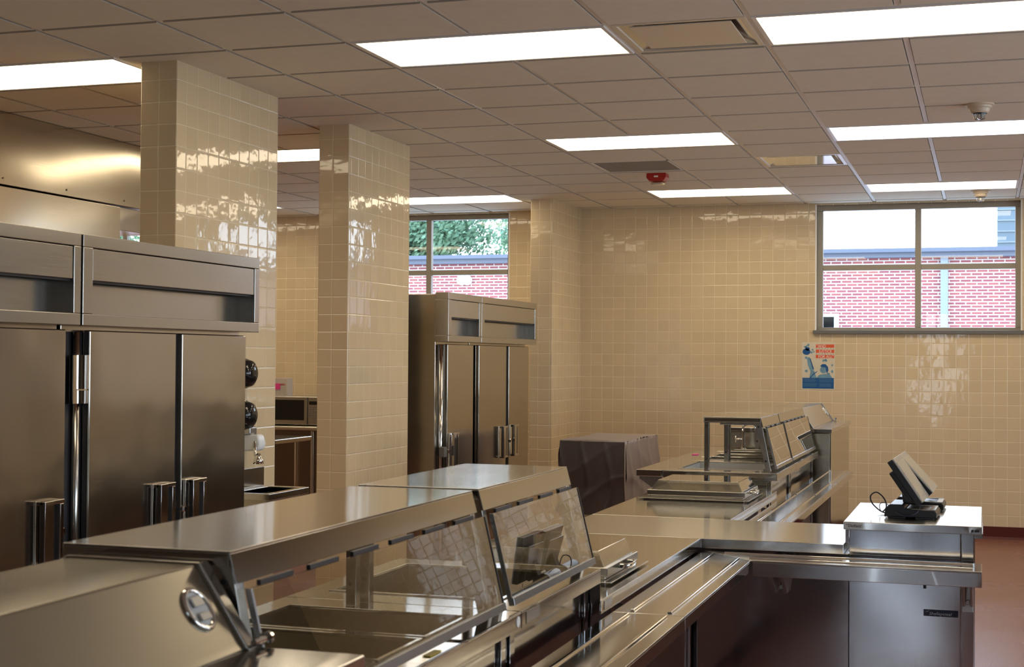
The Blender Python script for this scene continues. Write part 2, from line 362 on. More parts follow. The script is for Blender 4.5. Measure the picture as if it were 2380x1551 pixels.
def diffuser_vent(i, j, lab):
    x0, x1, y0, y1 = gx(i) + .012, gx(i + 1) - .012, gy(j) + .012, gy(j + 1) - .012
    t = thing('air_diffuser', lab, 'air vent', ((x0 + x1) / 2, (y0 + y1) / 2, GZ), 'square ceiling air diffusers')
    bm = B()
    for (p, q, r, s) in ((x0, x1, y0, y0 + .025), (x0, x1, y1 - .025, y1), (x0, x0 + .025, y0 + .025, y1 - .025), (x1 - .025, x1, y0 + .025, y1 - .025)): box(bm, p, q, r, s, GZ - .006, GZ + .01)
    obj('frame', bm, MT['vent'], t, bevel=.002)
    bm = B()   # cone: sloping recess walls
    A = [(x0 + .02, y0 + .02), (x1 - .02, y0 + .02), (x1 - .02, y1 - .02), (x0 + .02, y1 - .02)]; C = [(x0 + .13, y0 + .13), (x1 - .13, y0 + .13), (x1 - .13, y1 - .13), (x0 + .13, y1 - .13)]
    va = [bm.verts.new((*p, GZ)) for p in A]; vm = [bm.verts.new(((p[0] * .45 + q[0] * .55), (p[1] * .45 + q[1] * .55), GZ + .018)) for p, q in zip(A, C)]; vc = [bm.verts.new((*p, GZ + .09)) for p in C]
    for r_, s_ in ((va, vm), (vm, vc)):
        for k in range(4): bm.faces.new((r_[k], r_[(k + 1) % 4], s_[(k + 1) % 4], s_[k]))
    bm.faces.new(vc); obj('cone', bm, MT['ventcone'], t, smooth=False)
    bm = B(); box(bm, x0 + .07, x1 - .07, y0 + .07, y1 - .07, GZ - .004, GZ + .002); obj('plaque', bm, MT['vent'] if j == 0 else MT['ventcone'], t, bevel=.004)
diffuser_vent(-1, 0, 'near square air diffuser with plain plaque between two big light panels')
diffuser_vent(-1, 7, 'shiny square air diffuser farther back, reflecting the window')
i, j = RET; bm = B(); x0, x1, y0, y1 = gx(i) + .014, gx(i + 1) - .014, gy(j) + .014, gy(j + 1) - .014
t = thing('return_grille', 'flat grey perforated return air grille set in the ceiling tiles', 'air vent', ((x0 + x1) / 2, (y0 + y1) / 2, GZ))
box(bm, x0, x1, y0, y1, GZ - .003, GZ + .006); obj('perforated_panel', bm, MT['grille'], t)
bm = B()
for (p, q, r, s) in ((x0, x1, y0, y0 + .012), (x0, x1, y1 - .012, y1), (x0, x0 + .012, y0, y1), (x1 - .012, x1, y0, y1)): box(bm, p, q, r, s, GZ - .006, GZ - .002)
obj('rim', bm, MT['grid'], t)
# fire alarm
ax, ay = -2.41, 11.12; zc = GZ - .007
t = thing('fire_alarm', 'red fire alarm strobe hanging from the ceiling by the far light panel', 'fire alarm', (ax, ay, zc))
bm = B(); prism(bm, [(ax - .075, zc), (ax + .075, zc), (ax + .078, zc - .035), (ax + .055, zc - .062), (ax - .055, zc - .062), (ax - .078, zc - .035)], 1, ay - .06, ay + .06); obj('housing', bm, MT['red'], t, bevel=.006)
bm = B(); box(bm, ax - .05, ax + .05, ay - .04, ay + .04, zc - .088, zc - .063); obj('lens', bm, MT['clear'], t, bevel=.012)
bm = B(); tube(bm, [(ax - .03, ay, zc - .075), (ax + .03, ay, zc - .075)], .007); obj('flash_tube', bm, MT['lampglass'], t)
bm = B(); box(bm, ax - .016, ax + .016, ay - .0635, ay - .0605, zc - .034, zc - .022); obj('badge', bm, MT['white'], t)
def smoke(x, y, lab):
    t = thing('smoke_detector', lab, 'smoke detector', (x, y, zc), 'round cream smoke detectors')
    bm = B(); lathe(bm, (x, y, zc), [(.078, 0), (.078, -.008), (.066, -.012), (.064, -.022), (.056, -.026), (.05, -.045), (.042, -.052)], 32); obj('base', bm, MT['cream'], t, smooth=False)
    bm = B(); lathe(bm, (x, y, zc), [(.041, -.052), (.040, -.057), (.034, -.058)], 32); obj('vent_ring', bm, MT['black'], t)
    bm = B(); lathe(bm, (x, y, zc), [(.022, -.058), (.021, -.082), (.012, -.086)], 20)
    for k in range(6):
        a = k * PI / 3; tube(bm, [(x + .03 * math.cos(a), y + .03 * math.sin(a), zc - .058), (x + .028 * math.cos(a), y + .028 * math.sin(a), zc - .082), (x + .012 * math.cos(a), y + .012 * math.sin(a), zc - .088)], .003, 6)
    obj('sensor_cage', bm, MT['alum'], t)
smoke(-.027, 8.56, 'larger-looking cream smoke detector in front of the middle row of lights')
smoke(-.033, 12.94, 'small far cream smoke detector just above the back window')

# ------------------------------------------------------------------ windows of the back wall
def window(n, x0, x1):
    g = .05; yf = Y1 + .10; root = None
    bm = B(); fz0, fz1 = WZ0, WZ1; xm = x0 + (x1 - x0) * .505; zm0, zm1 = 2.385, 2.435
    gz0, gz1 = 1.862, 2.935
    box(bm, x0, x1, yf, yf + .06, fz0, gz0); box(bm, x0, x1, yf, yf + .06, gz1, fz1)
    box(bm, x0, x0 + .055, yf, yf + .06, gz0, gz1); box(bm, x1 - .05, x1, yf, yf + .06, gz0, gz1)
    box(bm, xm - .027, xm + .027, yf, yf + .06, gz0, gz1); box(bm, x0 + .055, xm - .027, yf, yf + .06, zm0, zm1); box(bm, xm + .027, x1 - .05, yf, yf + .06, zm0, zm1)
    wf = struct(obj('window_%d' % n, bm, MT['frame'], bevel=.004, loc=((x0 + x1) / 2, yf, fz0)), ['four-pane window beside the poster on the tiled wall', 'four-pane window looking out on trees, behind the far refrigerators', 'window glimpsed under the steel hood'][n - 1], 'window')
    bm = B()
    for a, b in ((x0 + .055, xm - .027), (xm + .027, x1 - .05)):
        for c, d in ((gz0, zm0), (zm1, gz1)): box(bm, a, b, yf + .025, yf + .031, c, d)
    obj('window_glass', bm, MT['glass'], wf)
    bm = B(); box(bm, x0 - .02, x1 + .02, Y1 - .03, yf, 1.80, WZ0); obj('window_sill', bm, MT['sill'], wf, bevel=.004)
    bm = B()
    for a, s in ((x0, -1), (x1, 1)): box(bm, a - .006, a + .006, Y1 - .003, Y1 + .012, WZ0, WZ1)
    obj('window_trim', bm, MT['grid'], wf)
for k, (a, b) in enumerate(WINS): window(k + 1, a, b)
def bigwin(n, axis, pos, a, b):
    bm = B(); z0, z1 = (.9, 2.6) if axis == 0 else (.25, 2.6)
    def bb(p, q, r, s, t=.05, o=0):
        if axis == 0: box(bm, pos + o, pos + o + t, p, q, r, s)
        else: box(bm, p, q, pos + o, pos + o + t, r, s)
    m = (a + b) / 2
    bb(a, b, z0, z0 + .06); bb(a, b, z1 - .06, z1); bb(a, a + .06, z0 + .06, z1 - .06); bb(b - .06, b, z0 + .06, z1 - .06); bb(m - .03, m + .03, z0 + .06, z1 - .06)
    wf = struct(obj('window_%d' % n, bm, MT['frame'], loc=(0, 0, 0)))
    bm = B(); bb(a + .06, m - .03, z0 + .06, z1 - .06, .006, .02); bb(m + .03, b - .06, z0 + .06, z1 - .06, .006, .02); obj('window_glass', bm, MT['glass'], wf)
n = 4
for a, b in RH: bigwin(n, 0, X1 + .08, a, b); n += 1
for a, b in FH: bigwin(n, 1, Y0 - .12, a, b); n += 1
def portal(c, sx, sy, rot):
    l = bpy.data.lights.new('portal', 'AREA'); l.shape = 'RECTANGLE'; l.size = sx; l.size_y = sy; l.cycles.is_portal = True
    o = bpy.data.objects.new('window_portal', l); COL.objects.link(o); o.location = c; o.rotation_euler = rot
for a, b in WINS: portal(((a + b) / 2, YB + .02, 2.4), b - a, 1.2, (-PI / 2, 0, 0))
for a, b in RH: portal((X1 + .24, (a + b) / 2, 1.75), 1.7, b - a, (0, PI / 2, 0))
for a, b in FH: portal(((a + b) / 2, Y0 - .24, 1.425), b - a, 2.35, (PI / 2, 0, 0))

# ------------------------------------------------------------------ poster
px0, px1, pz0, pz1 = -1.595, -1.295, 1.29, 1.725; yp = Y1 - .002
t = thing('poster', 'blue, cream and orange poster with a raised torch, taped under the window corner', 'poster', ((px0 + px1) / 2, Y1, pz0))
bm = B(); box(bm, px0, px1, yp - .001, yp + .0015, pz0, pz1); obj('sheet', bm, MT['paper'], t)
W_, H_ = px1 - px0, pz1 - pz0
def pp(u, v): return (px0 + u * W_, pz1 - v * H_)
bm = B(); prism(bm, [pp(.03, .75), pp(.97, .75), pp(.97, .975), pp(.03, .975)], 1, yp - .0016, yp - .001); obj('caption_panel', bm, MT['blue'], t)
bm = B()
prism(bm, [pp(.16, .33), pp(.24, .31), pp(.37, .60), pp(.46, .75), pp(.24, .75), pp(.27, .62), pp(.19, .48)], 1, yp - .0016, yp - .001)
prism(bm, [pp(.45, .75), pp(.52, .69), pp(.62, .67), pp(.80, .66), pp(.88, .70), pp(.92, .75)], 1, yp - .0016, yp - .001)
lathe(bm, (*[pp(.66, .58)[0], yp - .0013], pp(.66, .58)[1]), [(.032, 0), (.032, -.0006)], 20, 1)
for k in range(24):
    a, b = random.uniform(.04, .94), random.uniform(.06, .7); s = random.uniform(.008, .02)
    if a > .5 and b < .36: continue
    c = pp(a, b); prism(bm, [(c[0] + s * math.cos(q * 1.05) * random.uniform(.5, 1), c[1] + s * math.sin(q * 1.05) * random.uniform(.5, 1)) for q in range(6)], 1, yp - .0014, yp - .001)
obj('picture', bm, MT['paleblue'], t)
bm = B()
c = pp(.15, .2); prism(bm, [(c[0] + .036 * math.cos(q * PI / 8), c[1] + .030 * math.sin(q * PI / 8)) for q in range(16)], 1, yp - .0022, yp - .0017)
prism(bm, [pp(.11, .16), pp(.12, .09), pp(.17, .11), pp(.21, .10), pp(.25, .13), pp(.21, .19)], 1, yp - .0022, yp - .0017)
prism(bm, [pp(.24, .34), pp(.27, .34), pp(.38, .57), pp(.34, .57)], 1, yp - .0022, yp - .0017)
prism(bm, [pp(.24, .75), pp(.36, .66), pp(.48, .60), pp(.46, .63), pp(.34, .70), pp(.28, .75)], 1, yp - .0022, yp - .0017)
prism(bm, [pp(.56, .50), pp(.62, .46), pp(.72, .46), pp(.79, .51), pp(.81, .58), pp(.77, .66), pp(.74, .60), pp(.72, .53), pp(.60, .52)], 1, yp - .0022, yp - .0017)
obj('torch_and_arm', bm, MT['blue'], t)
for v0, v1, body, u in ((.045, .115, '"AND', .45), (.155, .225, 'JUSTICE', .52), (.265, .335, 'FOR ALL"', .50)):
    bm = B(); prism(bm, [pp(.43, v0), pp(.98, v0), pp(.98, v1), pp(.43, v1)], 1, yp - .0016, yp - .001); bnd = obj('title_band', bm, MT['orange'], t)
    a = pp(u, v1 - .006); text('lettering', body, .036, (a[0], yp - .0018, a[1]), MT['white'], bnd, sx=.92, ext=.0003)
bm = B()
for v in (.135, .245):
    for k in range(7):
        c = pp(.45 + k * .085, v); prism(bm, [(c[0] + (.0045 if q % 2 else .002) * math.cos(q * PI / 5 + .314), c[1] + (.0045 if q % 2 else .002) * math.sin(q * PI / 5 + .314)) for q in range(10)], 1, yp - .0016, yp - .001)
obj('star_row', bm, MT['blue'], t)
bm = B()
for u0 in (.06, .53):
    for k in range(9):
        if k == 4: continue
        a, b = pp(u0, .775 + k * .019), pp(u0 + random.uniform(.33, .41), .775 + k * .019); box(bm, a[0], b[0], yp - .002, yp - .0017, a[1] - .0008, a[1] + .0008)
obj('small_print', bm, MT['paleblue'], t)

# ------------------------------------------------------------------ outdoors
bm = B(); box(bm, -90, 60, YB + .05, 120, -.3, -.15); struct(obj('ground', bm, MT['ground'], loc=(0, 30, -.3)))
t = thing('brick_building', 'low red brick building with grey roof fascia outside the windows', 'building', (-8, 34, -.15))
bm = B(); box(bm, -60, 25, 34, 44, -.15, 3.88); obj('brick_wall', bm, MT['brick'], t)
bm = B(); box(bm, -60.3, 25.3, 33.6, 44.3, 3.98, 4.07); box(bm, -60.2, 25.2, 33.72, 44.2, 3.87, 3.98); obj('roof_fascia', bm, MT['fascia'], t)
bm = B(); box(bm, -.93, -.77, 33.86, 33.99, -.15, 3.87); obj('downpipe', bm, MT['downpipe'], t)
bm = B(); box(bm, -5.2, -3.15, 33.9, 34.0, 1.2, 2.62); wf = obj('window_frame', bm, MT['white'], t)
bm = B(); box(bm, -5.1, -3.25, 33.88, 33.899, 1.3, 2.55); obj('pane', bm, MT['oven'], wf)
bm = B(); lathe(bm, (-12.27, 33.99, 3.47), [(.125, 0), (.12, -.06), (.09, -.09)], 20, 1); lathe(bm, (-12.12, 33.98, 3.47), [(.125, 0), (.12, -.06), (.09, -.09)], 20, 1)
tag(obj('wall_lamp', bm, MT['lampglass']), 'white twin round lamp on the brick wall outside, seen through the window', 'lamp')
t = thing('metal_building', 'tall blue-grey metal-sided building behind the low brick one', 'building', (4, 40, -.15))
bm = B(); box(bm, .37, 9, 46.6, 54, -.15, 9); obj('wall_panel', bm, MT['siding'], t)
bm = B()
for k in range(30): box(bm, .35, 9.02, 46.56, 46.6, .2 + .33 * k, .23 + .33 * k)
obj('siding_seams', bm, MT['downpipe'], t)
def leafmesh(name, rad, cnt, ls):
    bm = B(); cl = []
    for k in range(46):
        d = Vector((random.gauss(0, 1), random.gauss(0, 1), random.gauss(0, .8))).normalized() * random.uniform(.3, 1); cl.append((Vector((d.x * rad[0], d.y * rad[1], d.z * rad[2])), random.uniform(.45, 1.0)))
    for k in range(cnt):
        c, s = random.choice(cl); p = c + Vector((random.gauss(0, .42), random.gauss(0, .42), random.gauss(0, .3))) * s * 1.5
        a = Vector((random.gauss(0, 1), random.gauss(0, 1), random.gauss(0, 1))).normalized(); b = a.orthogonal().normalized(); c2 = a.cross(b)
        q = ls * random.uniform(.6, 1.4); bm.faces.new([bm.verts.new(p + b * q), bm.verts.new(p + c2 * q * .5), bm.verts.new(p - b * q), bm.verts.new(p - c2 * q * .5)])
    me = bpy.data.meshes.new(name); bm.to_mesh(me); bm.free(); return me
lm = [leafmesh('tree_leaves', (3.9, 3.0, 3.4), 22000, .10), leafmesh('tree_leaves_pale', (3.4, 3.0, 3.8), 16000, .10)]
lm[0].materials.append(MT['leaf']); lm[1].materials.append(MT['leafpale'])
k = 0
for x, y, h, q, lab in ((-20.2, 50, 6.0, 0, 'dense green tree filling the middle of the back window above the brick building'), (-17.0, 61, 7.0, 0, 'green tree above the brick building beside the tiled pillar'), (-30.4, 62, 6.2, 1, 'paler green tree at the edge of the back window above the brick building'),
                        (-33.5, 49, 5.6, 1, 'pale green tree glimpsed under the steel hood'), (-21.5, 72, 9.5, 1, 'taller pale green tree rising behind the dense one'), (-46.0, 50, 5.6, 0, 'green tree glimpsed through the hidden window by the hood')):
    t = thing('tree', lab, 'tree', (x, y, -.15), 'trees behind the brick building')
    c = bpy.data.objects.new('crown', lm[q]); COL.objects.link(c); c.parent = t; c.location = (0, 0, h + .15); c.rotation_euler = (0, 0, k * 1.3); k += 1
    bm = B(); tube(bm, [(x, y, -.15), (x + .1, y, 2), (x - .1, y, h)], [.3, .24, .1]); obj('trunk', bm, MT['bark'], t, smooth=True)

# ------------------------------------------------------------------ exhaust hood
t = thing('exhaust_hood', 'large stainless steel exhaust hood hanging behind the refrigerators', 'exhaust hood', (-6.2, 6.8, 2.0))
bm = B(); box(bm, -7.1, -5.5, 3.2, 9.4, 2.562, GZ - .012); obj('upper_skirt', bm, MT['hood'], t, bevel=.004)
bm = B(); box(bm, -7.1, -5.5, 3.2, 8.505, 2.02, 2.553); obj('canopy', bm, MT['hood'], t, bevel=.004)
bm = B(); box(bm, -7.1, -5.515, 8.512, 8.96, 2.40, 2.553); obj('filler_panel', bm, MT['fridge'], t, bevel=.003)
bm = B()
for y in (7.27, 7.9, 8.55):
    lathe(bm, (-5.5, y, 2.60), [(.006, -.001), (.006, .004)], 8, 0)
obj('screw', bm, MT['chrome'], t)

# ------------------------------------------------------------------ refrigerators
def fridge(name, label, xf, y0, y1, doors, hinge_strip=True, handles=()):
    """xf = front plane of header; body spans y0..y1, doors: list of (ya, yb)"""
    t = thing(name, label, 'refrigerator', (xf - .4, (y0 + y1) / 2, 0), 'stainless refrigerators')
    bx = xf - .10; zt = 2.02; zb = 1.672
    bm = B(); box(bm, xf - .90, bx, y0 + .005, y1 - .005, .14, zt - .012); obj('cabinet', bm, MT['fridge'], t, bevel=.004)
    bm = B(); e = .065
    box(bm, bx, xf, y0, y1, zt - .05, zt); box(bm, bx, xf, y0, y1, zb, zb + .045); box(bm, bx, xf, y0, y0 + e, zb + .045, zt - .05); box(bm, bx, xf, y1 - .045, y1, zb + .045, zt - .05)
    hd = obj('header', bm, MT['header'], t, bevel=.003)
    bm = B(); box(bm, xf - .018, xf - .004, y0 + e + .003, y1 - .048, 1.846, zt - .053); obj('header_panel', bm, MT['header'], hd, bevel=.002)
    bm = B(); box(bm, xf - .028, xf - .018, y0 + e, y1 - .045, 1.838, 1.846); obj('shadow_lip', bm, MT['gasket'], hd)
    bm = B(); box(bm, bx, bx + .012, y0 + e, y1 - .045, zb + .045, 1.85); obj('recess_panel', bm, MT['header'], hd)
    for (ya, yb, hs) in doors:
        bm = B(); box(bm, bx + .012, xf - .055, ya, yb, .17, zb - .015); d = obj('door', bm, MT['fridge'], t, bevel=.006, seg=3)
        dx = xf - .055; w_ = .135
        ha = yb - .045 - w_ if hs > 0 else ya + .03; hb = ha + w_
        zt_, zb_ = 1.025, .775
        bm = B(); box(bm, dx, dx + .006, ha, hb, zb_, zt_)
        # rim frame round a dark pocket, with a proud grip bar on the opening side
        box(bm, dx + .006, dx + .034, ha, hb, zt_ - .016, zt_); box(bm, dx + .006, dx + .034, ha, hb, zb_, zb_ + .016)
        g0, g1 = (ha, ha + .055) if hs > 0 else (ha, ha + .05)
        box(bm, dx + .020, dx + .044, g0, g1, zb_, zt_); box(bm, dx + .006, dx + .03, hb - .022, hb, zb_ + .016, zt_ - .016)
        hh = obj('handle', bm, MT['chrome'], d, bevel=.006, seg=3)
        bm = B(); box(bm, dx + .0062, dx + .009, g1, hb - .022, zb_ + .016, zt_ - .016); obj('handle_pocket', bm, MT['dark'], hh)
        bm = B(); ly = yb - .02 if hs > 0 else ya + .016
        lathe(bm, (dx, ly, .90), [(.016, 0), (.016, .008), (.010, .014)], 14, 0); obj('lock', bm, MT['chrome'], d, smooth=False)
    for a in range(len(doors) - 1):
        bm = B(); box(bm, bx, bx + .02, doors[a][1], doors[a + 1][0], .17, zb - .015); obj('gasket', bm, MT['gasket'], t)
    for sx in (xf - .85, xf - .16):
        for sy in (y0 + .06, y1 - .06):
            bm = B(); lathe(bm, (sx, sy, 0), [(.022, 0), (.022, .14)], 12); obj('leg', bm, MT['chrome'], t)
    return t
XA, XB = -3.24, -3.57
f1 = fridge('refrigerator', 'two-door stainless refrigerator standing against the first tiled pillar', XA, 4.765, 6.178, [(4.895, 5.533, 1), (5.583, 6.155, -1)])
f0 = fridge('refrigerator', 'single-door stainless refrigerator cut off by the photo edge, beside the exhaust hood', XA, 4.05, 4.752, [(4.10, 4.782 - .04, 1)])
f3 = fridge('refrigerator', 'far two-door stainless refrigerator next to the pillar at the back wall', XB, 10.335, 11.74, [(10.44, 11.10, 1), (11.17, 11.70, -1)])
f2 = fridge('refrigerator', 'far single-door stainless refrigerator with its bare side facing the near pillar', XB, 9.62, 10.325, [(9.76, 10.36 - .05, -1)])
# vertical hinge strip and hinge of the two-door refrigerator
bm = B(); lathe(bm, (XA - .075, 4.835, .17), [(.014, 0), (.014, 1.48)], 16); obj('hinge_strip', bm, MT['header'], f1, smooth=True)
bm = B(); lathe(bm, (XA - .05, 4.845, 1.43), [(.020, 0), (.020, .13)], 18); lathe(bm, (XA - .05, 4.845, 1.375), [(.018, 0), (.018, .05)], 18); box(bm, XA - .07, XA - .052, 4.785, 4.875, 1.375, 1.56); obj('hinge', bm, MT['chrome'], f1)
bm = B(); box(bm, XA - .10, XA - .09, 4.75, 4.895, .17, 1.65); obj('gasket', bm, MT['gasket'], f1)
bm = B(); lathe(bm, (XB - .08, 9.69, .17), [(.014, 0), (.014, 1.48)], 12); obj('hinge_strip', bm, MT['chrome'], f2, smooth=True)
bm = B(); box(bm, XB - .08, XB - .04, 9.66, 9.72, .86, .93); obj('latch', bm, MT['sill'], f2, bevel=.004)

# ------------------------------------------------------------------ serving line
XO = -1.13        # customer edge of the counters along y
XK = -1.80        # kitchen edge
def slab(bm, x0, x1, y0, y1, z1, f=.045):
    box(bm, x0, x1, y0, y1, z1 - f, z1)
def framed_top(bm, x0, x1, y0, y1, z1, holes, f=.045, hx=(-1.72, -1.24)):
    """counter top with a row of rectangular openings (ya, yb) between hx"""
    ths = .004
    s = y0
    for a, b in holes:
        box(bm, x0, x1, s, a, z1 - ths, z1); box(bm, x0, hx[0], a, b, z1 - ths, z1); box(bm, hx[1], x1, a, b, z1 - ths, z1); s = b
    box(bm, x0, x1, s, y1, z1 - ths, z1)
    bmesh.ops.remove_doubles(bm, verts=bm.verts[:], dist=1e-6)
    box(bm, x1 - .004, x1, y0, y1, z1 - f, z1 - ths); box(bm, x0, x0 + .004, y0, y1, z1 - f, z1 - ths)
    box(bm, x0 + .004, x1 - .004, y0, y0 + .004, z1 - f, z1 - ths); box(bm, x0 + .004, x1 - .004, y1 - .004, y1, z1 - f, z1 - ths)
def well(parent, hx, a, b, z1, depth, m):
    bm = B(); t_ = .003
    box(bm, hx[0] - t_, hx[0], a, b, z1 - depth, z1 - .004); box(bm, hx[1], hx[1] + t_, a, b, z1 - depth, z1 - .004)
    box(bm, hx[0], hx[1], a - t_, a, z1 - depth, z1 - .004); box(bm, hx[0], hx[1], b, b + t_, z1 - depth, z1 - .004); box(bm, hx[0] - t_, hx[1] + t_, a - t_, b + t_, z1 - depth - .004, z1 - depth)
    w_ = obj('well', bm, m, parent)
    bm = B(); r = .012
    box(bm, hx[0] - r, hx[1] + r, a - r, a, z1, z1 + .004); box(bm, hx[0] - r, hx[1] + r, b, b + r, z1, z1 + .004); box(bm, hx[0] - r, hx[0], a, b, z1, z1 + .004); box(bm, hx[1], hx[1] + r, a, b, z1, z1 + .004)
    obj('well_rim', bm, MT['top'], w_, bevel=.0015)
def caster_set(parent, x0, x1, y0, y1):
    for sx in (x0, x1):
        for sy in (y0, y1):
            bm = B(); lathe(bm, (sx - .015, sy, .055), [(.055, 0), (.055, .03)], 18, 0); box(bm, sx - .03, sx + .03, sy - .03, sy + .03, .105, .15); obj('caster', bm, MT['black'], parent)
def counter(label, y0, y1, z1, holes=(), depth=.2, wellm='well', frame_end=None, brackets=()):
    t = thing('serving_counter', label, 'serving counter', ((XO + XK) / 2, (y0 + y1) / 2, 0), 'stainless serving counters')
    bm = B(); framed_top(bm, XK, XO, y0 + .002, y1 - .002, z1, holes); obj('worktop', bm, MT['top'], t, bevel=.0015)
    for a, b in holes: well(t, (-1.72, -1.24), a, b, z1, depth, MT[wellm])
    zt = z1 - .05
    bm = B()
    box(bm, XO - .06, XO - .045, y0 + .015, y1 - .015, .15, zt); box(bm, XK + .04, XK + .055, y0 + .015, y1 - .015, .15, zt)
    box(bm, XK + .055, XO - .06, y0 + .015, y0 + .03, .15, zt); box(bm, XK + .055, XO - .06, y1 - .03, y1 - .015, .15, zt); box(bm, XK + .04, XO - .045, y0 + .015, y1 - .015, .15, .17)
    obj('body_panels', bm, MT['body'], t, bevel=.002)
    for yy in (y0 + .035, y1 - .035):
        bm = B(); box(bm, XO - .044, XO - .036, yy - .02, yy + .02, .15, zt); obj('corner_post', bm, MT['body'], t, bevel=.002)
    for yy in brackets:
        bm = B(); prism(bm, [(XO - .036, z1 - .06), (-.95, .70), (-.95, .685), (XO - .036, .60)], 1, yy - .012, yy + .012); obj('rail_bracket', bm, MT['alum'], t, bevel=.002)
    caster_set(t, XK + .1, XO - .1, y0 + .12, y1 - .12)
    return t
def sneeze(label, y0, y1):
    t = thing('sneeze_guard', label, 'sneeze guard', (-1.4, (y0 + y1) / 2, .91), 'glass sneeze guards with steel overshelf')
    zt = 1.222; xk, xo = -1.58, -1.242
    bm = B(); box(bm, xk, xo, y0, y1, zt - .004, zt); prism(bm, [(xo, zt - .004), (xo - .004, zt - .004), (xo + .010, zt - .056), (xo + .014, zt - .056)], 1, y0, y1)
    box(bm, xk, xk + .004, y0, y1, zt - .03, zt - .004); box(bm, xk + .004, xo - .002, y0, y0 + .004, zt - .028, zt - .004); box(bm, xk + .004, xo - .002, y1 - .004, y1, zt - .028, zt - .004)
    obj('overshelf', bm, MT['top'], t, bevel=.0012)
    for ya, yb in ((y0 + .004, y0 + .034), (y1 - .034, y1 - .004)):
        bm = B()
        prism(bm, [(xk + .004, .91), (xk + .032, .91), (xk + .032, zt - .034), (xo - .034, zt - .034), (-1.212, .91), (-1.183, .91), (xo - .003, zt - .004), (xk + .004, zt - .004)], 1, ya, yb)
        o = obj('end_frame', bm, MT['header'], t, bevel=.001)
        bm = B()
        for cx, cz in ((xk + .017, 1.168), (xk + .017, .972), (xo - .014, 1.168), (-1.213, .968)): lathe(bm, (cx, ya + .0005, cz), [(.006, 0), (.006, -.0025)], 12, 1)
        obj('bolt', bm, MT['gasket'], o)
    # glass panel in front of the frames
    a, b = (-1.212, 1.158), (-1.158, .935)
    bm = B(); prism(bm, [a, (a[0] + .006, a[1] + .001), (b[0] + .006, b[1] + .001), b], 1, y0 + .012, y1 - .012); obj('glass_panel', bm, MT['guard'], t)
    bm = B(); prism(bm, [(b[0] - .006, b[1] + .008), (b[0] + .010, b[1] + .010), (b[0] + .014, b[1] - .010), (b[0] - .002, b[1] - .012)], 1, y0 + .008, y1 - .008); obj('glass_edge_trim', bm, MT['alum'], t, bevel=.001)
    for ya in (y0 + .006, y1 - .012):
        bm = B(); prism(bm, [(a[0] - .004, a[1]), (a[0] + .008, a[1]), (b[0] + .008, b[1]), (b[0] - .004, b[1])], 1, ya, ya + .006); obj('glass_side_trim', bm, MT['alum'] if ya < y0 + .01 else MT['gasket'], t)
    bm = B(); box(bm, -1.50, -1.30, y0 + .10, y1 - .10, 1.172, 1.216); obj('heat_lamp_housing', bm, MT['alum'], t, bevel=.003)
    s = y0 + .06
    while s < y1 - .1: bm = B(); box(bm, -1.222, -1.214, s, s + .13, 1.156, 1.166); obj('glass_clip', bm, MT['gasket'], t); s += .2
    return t
cA = counter('long near hot-food counter with open wells, between the slant-front warmer and the short counter', 2.29, 3.598, .91, [(2.36, 2.60), (2.65, 2.87), (2.91, 3.15), (3.19, 3.47)], .13)
cB = counter('short near counter with one deep well, ahead of the domed tray', 3.602, 4.418, .91, [(3.74, 4.29)], .22)
sneeze('longer near sneeze guard over the open hot-food wells', 2.27, 3.53)
sneeze('shorter near sneeze guard next to the domed tray, its shelf cut higher in view', 3.58, 4.42)
cC = counter('low counter carrying the near domed tray', 4.422, 6.10, .81, [], brackets=(4.75, 5.75))
cF = counter('low counter carrying the far domed tray', 6.862, 8.468, .81, [], brackets=(7.2, 8.1))
cG = counter('far short counter with pale open well under the first far sneeze guard', 8.472, 9.36, .91, [(8.62, 9.24)], .10, 'sticker')
cH = counter('far long hot-food counter with crosswise wells and a chrome tap', 9.364, 10.66, .91, [(9.46, 9.70), (9.77, 10.01), (10.08, 10.32), (10.38, 10.58)], .12)
sneeze('far open-ended sneeze guard above the pale well, its square end frame in view', 8.60, 9.33)
sneeze('farthest glass sneeze guard, touching the slanted hood by the poster wall', 9.36, 10.66)
# stickers and brackets of near counters
bm = B(); lathe(bm, (XO, 3.57, .888), [(.014, 0), (.014, .0015)], 16, 0); obj('round_sticker', bm, MT['white'], cA)
bm = B(); box(bm, XO - .03, XO - .012, 2.98, 3.05, .911, .9125); obj('yellow_sticker', bm, MT['yellow'], cA)
bm = B(); box(bm, XO, XO + .0015, 3.64, 3.76, .872, .902); obj('name_sticker', bm, MT['alum'], cB)
bm = B(); box(bm, XO - .10, XO - .002, 4.4185, 4.4215, .80, .868); lathe(bm, (XO - .04, 4.4185, .83), [(.006, 0), (.006, -.004)], 10, 1); obj('joining_plate', bm, MT['body'], cB)
bm = B(); box(bm, XO, XO + .0015, 4.46, 4.56, .775, .802); obj('name_sticker', bm, MT['alum'], cC)
# kitchen-side work shelf of the far counters
t = thing('work_shelf', 'narrow steel work shelf bracketed to the kitchen side of the far counters', 'shelf', (-1.88, 9.4, .86))
bm = B(); box(bm, -1.955, -1.803, 8.47, 10.66, .872, .908); obj('shelf_board', bm, MT['top'], t, bevel=.002)
for y in (8.49, 10.5):
    bm = B(); prism(bm, [(-1.803, .868), (-1.94, .868), (-1.94, .855), (-1.803, .76)], 1, y, y + .006); obj('bracket', bm, MT['alum'], t)
bm = B(); box(bm, -1.90, -1.86, 9.9, 9.97, .909, .9125); tag(obj('pink_note', bm, MT['pink']), 'small pink note lying on the narrow kitchen-side shelf', 'note')

